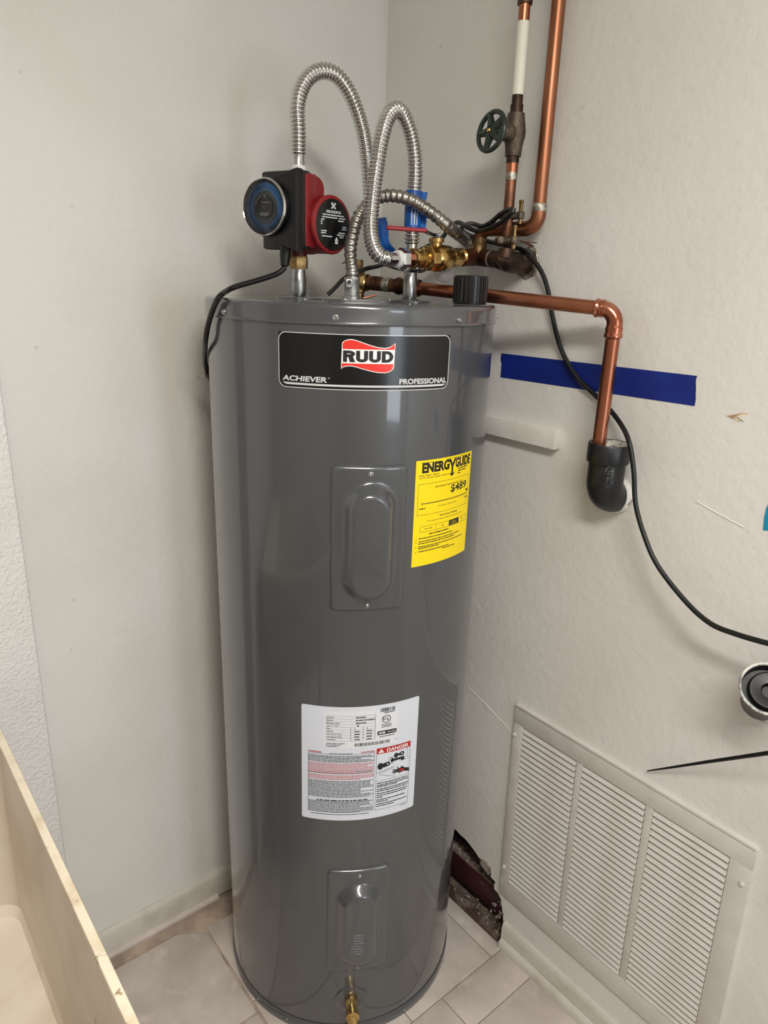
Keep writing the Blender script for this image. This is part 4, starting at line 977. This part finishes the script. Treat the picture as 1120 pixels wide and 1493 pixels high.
# paint chip
t = thing('paint_chip', Wp(1075, 607), 'torn paint chip exposing brown paper on the right wall', 'paint chip')
b = MB(); b.prism([wy_(1059, 606), wy_(1073, 604), wy_(1086, 601), wy_(1091, 604), wy_(1086, 612), wy_(1078, 615), wy_(1070, 611)], (XR, 0, 0), Vector((0, -1, 0)), UP, Vector((-1, 0, 0)), 0, .0006); b.obj('bare_patch', 'bare_wood', t)
b = MB(); b.prism([wy_(1076, 608), wy_(1086, 604), wy_(1091, 606), wy_(1085, 614)], (XR-.0004, 0, 0), Vector((0, -1, 0)), UP, Vector((-1, 0, .2)), 0, .002); b.obj('curled_flake', 'white_paint', t)
# raised paint ridges
for k, (l_, pts) in enumerate((('thin paint ridge running from the heater to the air grille', [(683, 1002), (705, 1023), (725, 1045), (744, 1064)]), ('thin paint ridge on the wall above the loose cable', [(1016, 731), (1045, 748), (1085, 769)]))):
    b = MB(); b.tube(spline([Wp(x, y, .0002) for x, y in pts], 5), .0010, 6); finish(b.obj('paint_ridge', 'wall_paint'), l_, 'paint ridge')

# ---- return air grille
g00, g10, g01 = Wp(755, 1025), Wp(1103, 1240), Wp(731, 1296)
Gy0, Gy1, Gz1, Gz0 = -.2440, -.7640, .6600, .1440
def gm(yy, zz):  # slight lean of the mounted frame
    k = (zz-Gz0)/(Gz1-Gz0); return yy - .010*(1-k)
t = thing('air_grille', (XR, (Gy0+Gy1)/2, Gz0), 'large painted louvred return air grille low on the right wall', 'grille')
cols = ((-.2687, -.4097), (-.4237, -.5660), (-.5815, -.7255)); oz1, oz0 = .6170, .1920
fr_ = MB(); TH = .0075
def gbox(y0, y1, z0, z1, th, name, bev=.0012):
    b = MB(); q = []
    vs = [(gm(y0, z0), z0), (gm(y1, z0), z0), (gm(y1, z1), z1), (gm(y0, z1), z1)]
    b.prism([(-p[0], p[1]) for p in vs], (XR, 0, 0), Vector((0, -1, 0)), UP, Vector((-1, 0, 0)), .0, th, bev=bev); return b.obj(name, 'grille_paint', t)
gbox(Gy0, Gy1, oz1, Gz1, TH, 'top_rail'); gbox(Gy0, Gy1, Gz0, oz0, TH, 'bottom_rail')
gbox(Gy0, cols[0][0], oz0, oz1, TH, 'stile'); gbox(cols[2][1], Gy1, oz0, oz1, TH, 'stile')
gbox(cols[0][1], cols[1][0], oz0, oz1, TH-.0012, 'mullion'); gbox(cols[1][1], cols[2][0], oz0, oz1, TH-.0012, 'mullion')
gbox(Gy0-.002, Gy1+.002, Gz1-.002, Gz1+.004, TH+.002, 'top_lip')
yc_, zc_, hy_, hz_ = (DY0+DY1)/2, (DZ0+DZ1)/2, DY1-DY0, DZ1-DZ0; b = MB(); x0_ = XR+.0162; dp_ = .30
b.box((x0_+dp_, yc_, zc_), (.002, hy_+.004, hz_+.004)); b.box((x0_+dp_/2, DY0-.001, zc_), (dp_, .002, hz_)); b.box((x0_+dp_/2, DY1+.001, zc_), (dp_, .002, hz_))
b.box((x0_+dp_/2, yc_, DZ0-.001), (dp_, hy_, .002)); b.box((x0_+dp_/2, yc_, DZ1+.001), (dp_, hy_, .002)); b.obj('duct_box', 'duct_metal', t)
NS = 30; pit = (oz1-oz0)/NS
for y0, y1 in cols:
    me = None; base = None
    for k in range(NS):
        zc_ = oz0 + pit*(k+.5)
        if me is None:
            b = MB(); wd = abs(y1-y0)-.0016
            prof = [(.0014, .0036), (.0024, .0044), (.0080, -.0036), (.0086, -.0046), (.0078, -.0052), (.0068, -.0042)]
            b.prism(prof, (0, 0, 0), Vector((-1, 0, 0)), UP, Vector((0, 1, 0)), -wd/2, wd/2)
            o = b.obj('louver', 'grille_paint', t); o.data.transform(Matrix.Translation(wpos(t))); me = o.data
        else:
            o = bpy.data.objects.new('louver', me); COL.objects.link(o); o.parent = t
        o.location = Vector((XR, gm((y0+y1)/2, zc_), zc_)) - wpos(t)
for x, y in((750.5, 1070), (735, 1263), (1082, 1289)):
    p = Wp(x, y, TH); screw('screw', p, (-1, 0, 0), .0040, 'grille_paint', t)

# ---- black standpipe cup at the right edge
sp = Wp(1121, 1004, .070)
sax = Vector((-.62, -.30, .72)).normalized()
t = thing('standpipe', Wp(1128, 1040), 'black plastic standpipe cup with pale rim sticking out of the right wall', 'standpipe')
b = MB(); b.lathe([(.0275, -.075), (.0290, -.050), (.0330, -.030), (.0385, -.010), (.0395, 0), (.0365, .0005), (.0360, -.004), (.0350, -.022), (0, -.024)], sp, sax, 44); b.obj('cup', 'abs', t)
b = MB(); b.lathe([(.0398, -.002), (.0402, 0), (.0392, .0012), (.0364, .0012), (.0360, -.003)], sp, sax, 44); b.obj('rim', 'abs_white', t)
b = MB(); b.lathe([(.0300, -.0235), (.0290, -.012), (.0270, -.010), (.0240, -.010), (.0120, -.012), (.0100, -.016), (.0095, -.022), (0, -.022)], sp+RT*.004, sax, 36); b.obj('inner_plug', 'black_rubber', t)
b = MB(); e0 = sp - sax*.072; b.tube([e0+sax*.004, e0-sax*.006+Vector((.008, 0, 0)), Vector((XR-.001, e0.y-.010, e0.z-.012))], [.0270, .0280, .0285], 32); b.obj('wall_pipe', 'abs_white', t)

# ---- cables
P = [(776, 377, .022), (790, 397, .018), (799, 423, .014), (806, 462, .012), (818, 508, .010), (840, 548, .010), (872, 580, .010), (898, 608, .022), (916, 640, .046), (924, 685, .048), (927, 735, .045), (940, 782, .046), (960, 826, .050), (1000, 877, .055), (1036, 909, .060), (1075, 925, .064), (1120, 938, .070), (1180, 953, .074), (1300, 985, .07), (1450, 1020, .06), (1620, 1060, .04)]
PW = [Wp(x, y, z) for x, y, z in P]
hS = 1.46
PLp = [Hp(478, 429.5, 1.405), Hp(490, 418, 1.41), Hp(502, 406, 1.415), Hp(520, 397, 1.42), Hp(537, 391, 1.43), Hp(556, 386.5, 1.47), Hp(600, 370, 1.51), Hp(640, 350, 1.46), Wp(653, 336, .07), Wp(667, 324.5, .075), Wp(683, 332, .088), Wp(697, 337, .086), Wp(713, 333, .088), Wp(731, 324, .096), Wp(745, 312, .104), Wp(749, 306, .104), Wp(741, 306, .098), Wp(729, 313, .094), Wp(716, 324, .090), Wp(703, 330, .082), Wp(692, 327, .076), Wp(684, 326, .045), Wp(677, 329, .015), Wp(672, 334, .0065), Wp(682, 342, .0085), Wp(706, 350, .0085), Wp(728, 356, .014), Wp(744, 360, .020), Wp(762, 364.5, .026)]
b = MB(); b.tube(resample(spline(PLp + PW, 8), .004)[0], .0043, 10)
finish(b.obj('wall_cable', 'black_rubber'), 'long black cable wound round the copper pipes and hanging down the wall', 'cable')
b = MB(); b.tube([Wp(944, 1124, .006), Wp(975, 1119.5, .016), Wp(1030, 1111, .032), Wp(1120, 1098, .060), Wp(1250, 1078, .080), Wp(1420, 1054, .10)], [.0012, .0022, .0029, .0035, .0036, .0036], 10)
finish(b.obj('cable_tail', 'black_rubber'), 'straight stiff black cable tail above the air grille', 'cable')

# ================================================================== LAUNDRY TUB
RZ = .86; rx = -.6585
yB, yF, yI = .110, -.600, -.030
t = thing('laundry_tub', (-.95, -.22, 0), 'cream plastic laundry tub with stained rim beside the heater', 'laundry tub')
x0, x1 = -1.25, rx; wr = .0115; bz = .52
def tubring(x0, x1, y0, y1, r, z, n=8): return [Vector((p[0], p[1], z)) for p in rrect(x0, y0, x1, y1, r, n)]
def loft(rings, name, mt_, capA=False, capB=False):
    b = MB(); V = [[b.bm.verts.new(p) for p in r] for r in rings]; n = len(V[0])
    for A_, B_ in zip(V[:-1], V[1:]):
        for k in range(n): b.bm.faces.new((A_[k], A_[(k+1) % n], B_[(k+1) % n], B_[k]))
    if capA: b.bm.faces.new(V[0])
    if capB: b.bm.faces.new(V[-1])
    return b.obj(name, mt_, t, 40)
loft([tubring(x0+wr, x1-wr, yF+wr, yI, .022, RZ-.002), tubring(x0+wr+.004, x1-wr-.004, yF+wr+.004, yI-.004, .024, RZ-.05), tubring(x0+.022, x1-.021, yF+.022, yI-.012, .03, .572)], 'basin_wall', 'tub_plastic')
loft([tubring(x0+.022, x1-.021, yF+.022, yI-.012, .03, .572), tubring(x0+.028, x1-.026, yF+.028, yI-.018, .03, .556), tubring(x0+.045, x1-.042, yF+.045, yI-.034, .03, .549), tubring(x0+.25, x1-.25, yF+.25, yI-.25, .02, .545)], 'basin_floor', 'tub_floor', capB=True)
loft([tubring(x0+wr, x1-wr, yF+wr, yI, .022, RZ-.003), tubring(x0+wr-.001, x1-wr+.001, yF+wr-.001, yI+.001, .023, RZ), tubring(x0+.001, x1-.001, yF+.001, yB-.001, .024, RZ), tubring(x0, x1, yF, yB, .025, RZ-.002), tubring(x0, x1, yF, yB, .025, RZ-.03), tubring(x0+.004, x1-.004, yF+.004, yB-.004, .024, RZ-.031)], 'rim', 'tub_rim')
loft([tubring(x0+.004, x1-.004, yF+.004, yB-.004, .024, RZ-.031), tubring(x0+.012, x1-.012, yF+.012, yB-.02, .03, bz+.03), tubring(x0+.08, x1-.08, yF+.075, yB-.075, .05, bz)], 'outer_shell', 'tub_plastic', capB=True)
for lx in(x0+.09, x1-.09):
    for ly in(yF+.085, yB-.085):
        b = MB(); b.tube([Vector((lx, ly, .0)), Vector((lx, ly, .02)), Vector((lx, ly, bz+.012))], [.016, .014, .018], 12); b.obj('leg', 'tub_plastic', t)
b = MB(); b.box(((x0+rx)/2-.002, (yI+.006+yB)/2, RZ+.003), (rx-x0-.008, yB-yI-.010, .008), bev=.003); b.obj('faucet_deck', 'tub_rim', t)

# ================================================================== CEILING LAMP (above and behind the viewpoint)
t = thing('ceiling_light', (-.75, -1.55, CEIL), 'long white ceiling light fitting above the tub', 'ceiling light')
b = MB(); b.box((-.75, -1.55, CEIL-.03), (.32, 1.22, .058), bev=.006); b.obj('housing', 'white_plastic', t)
b = MB(); b.box((-.75, -1.55, CEIL-.064), (.29, 1.18, .009), bev=.002); b.obj('diffuser', 'lamp_diffuser', t)
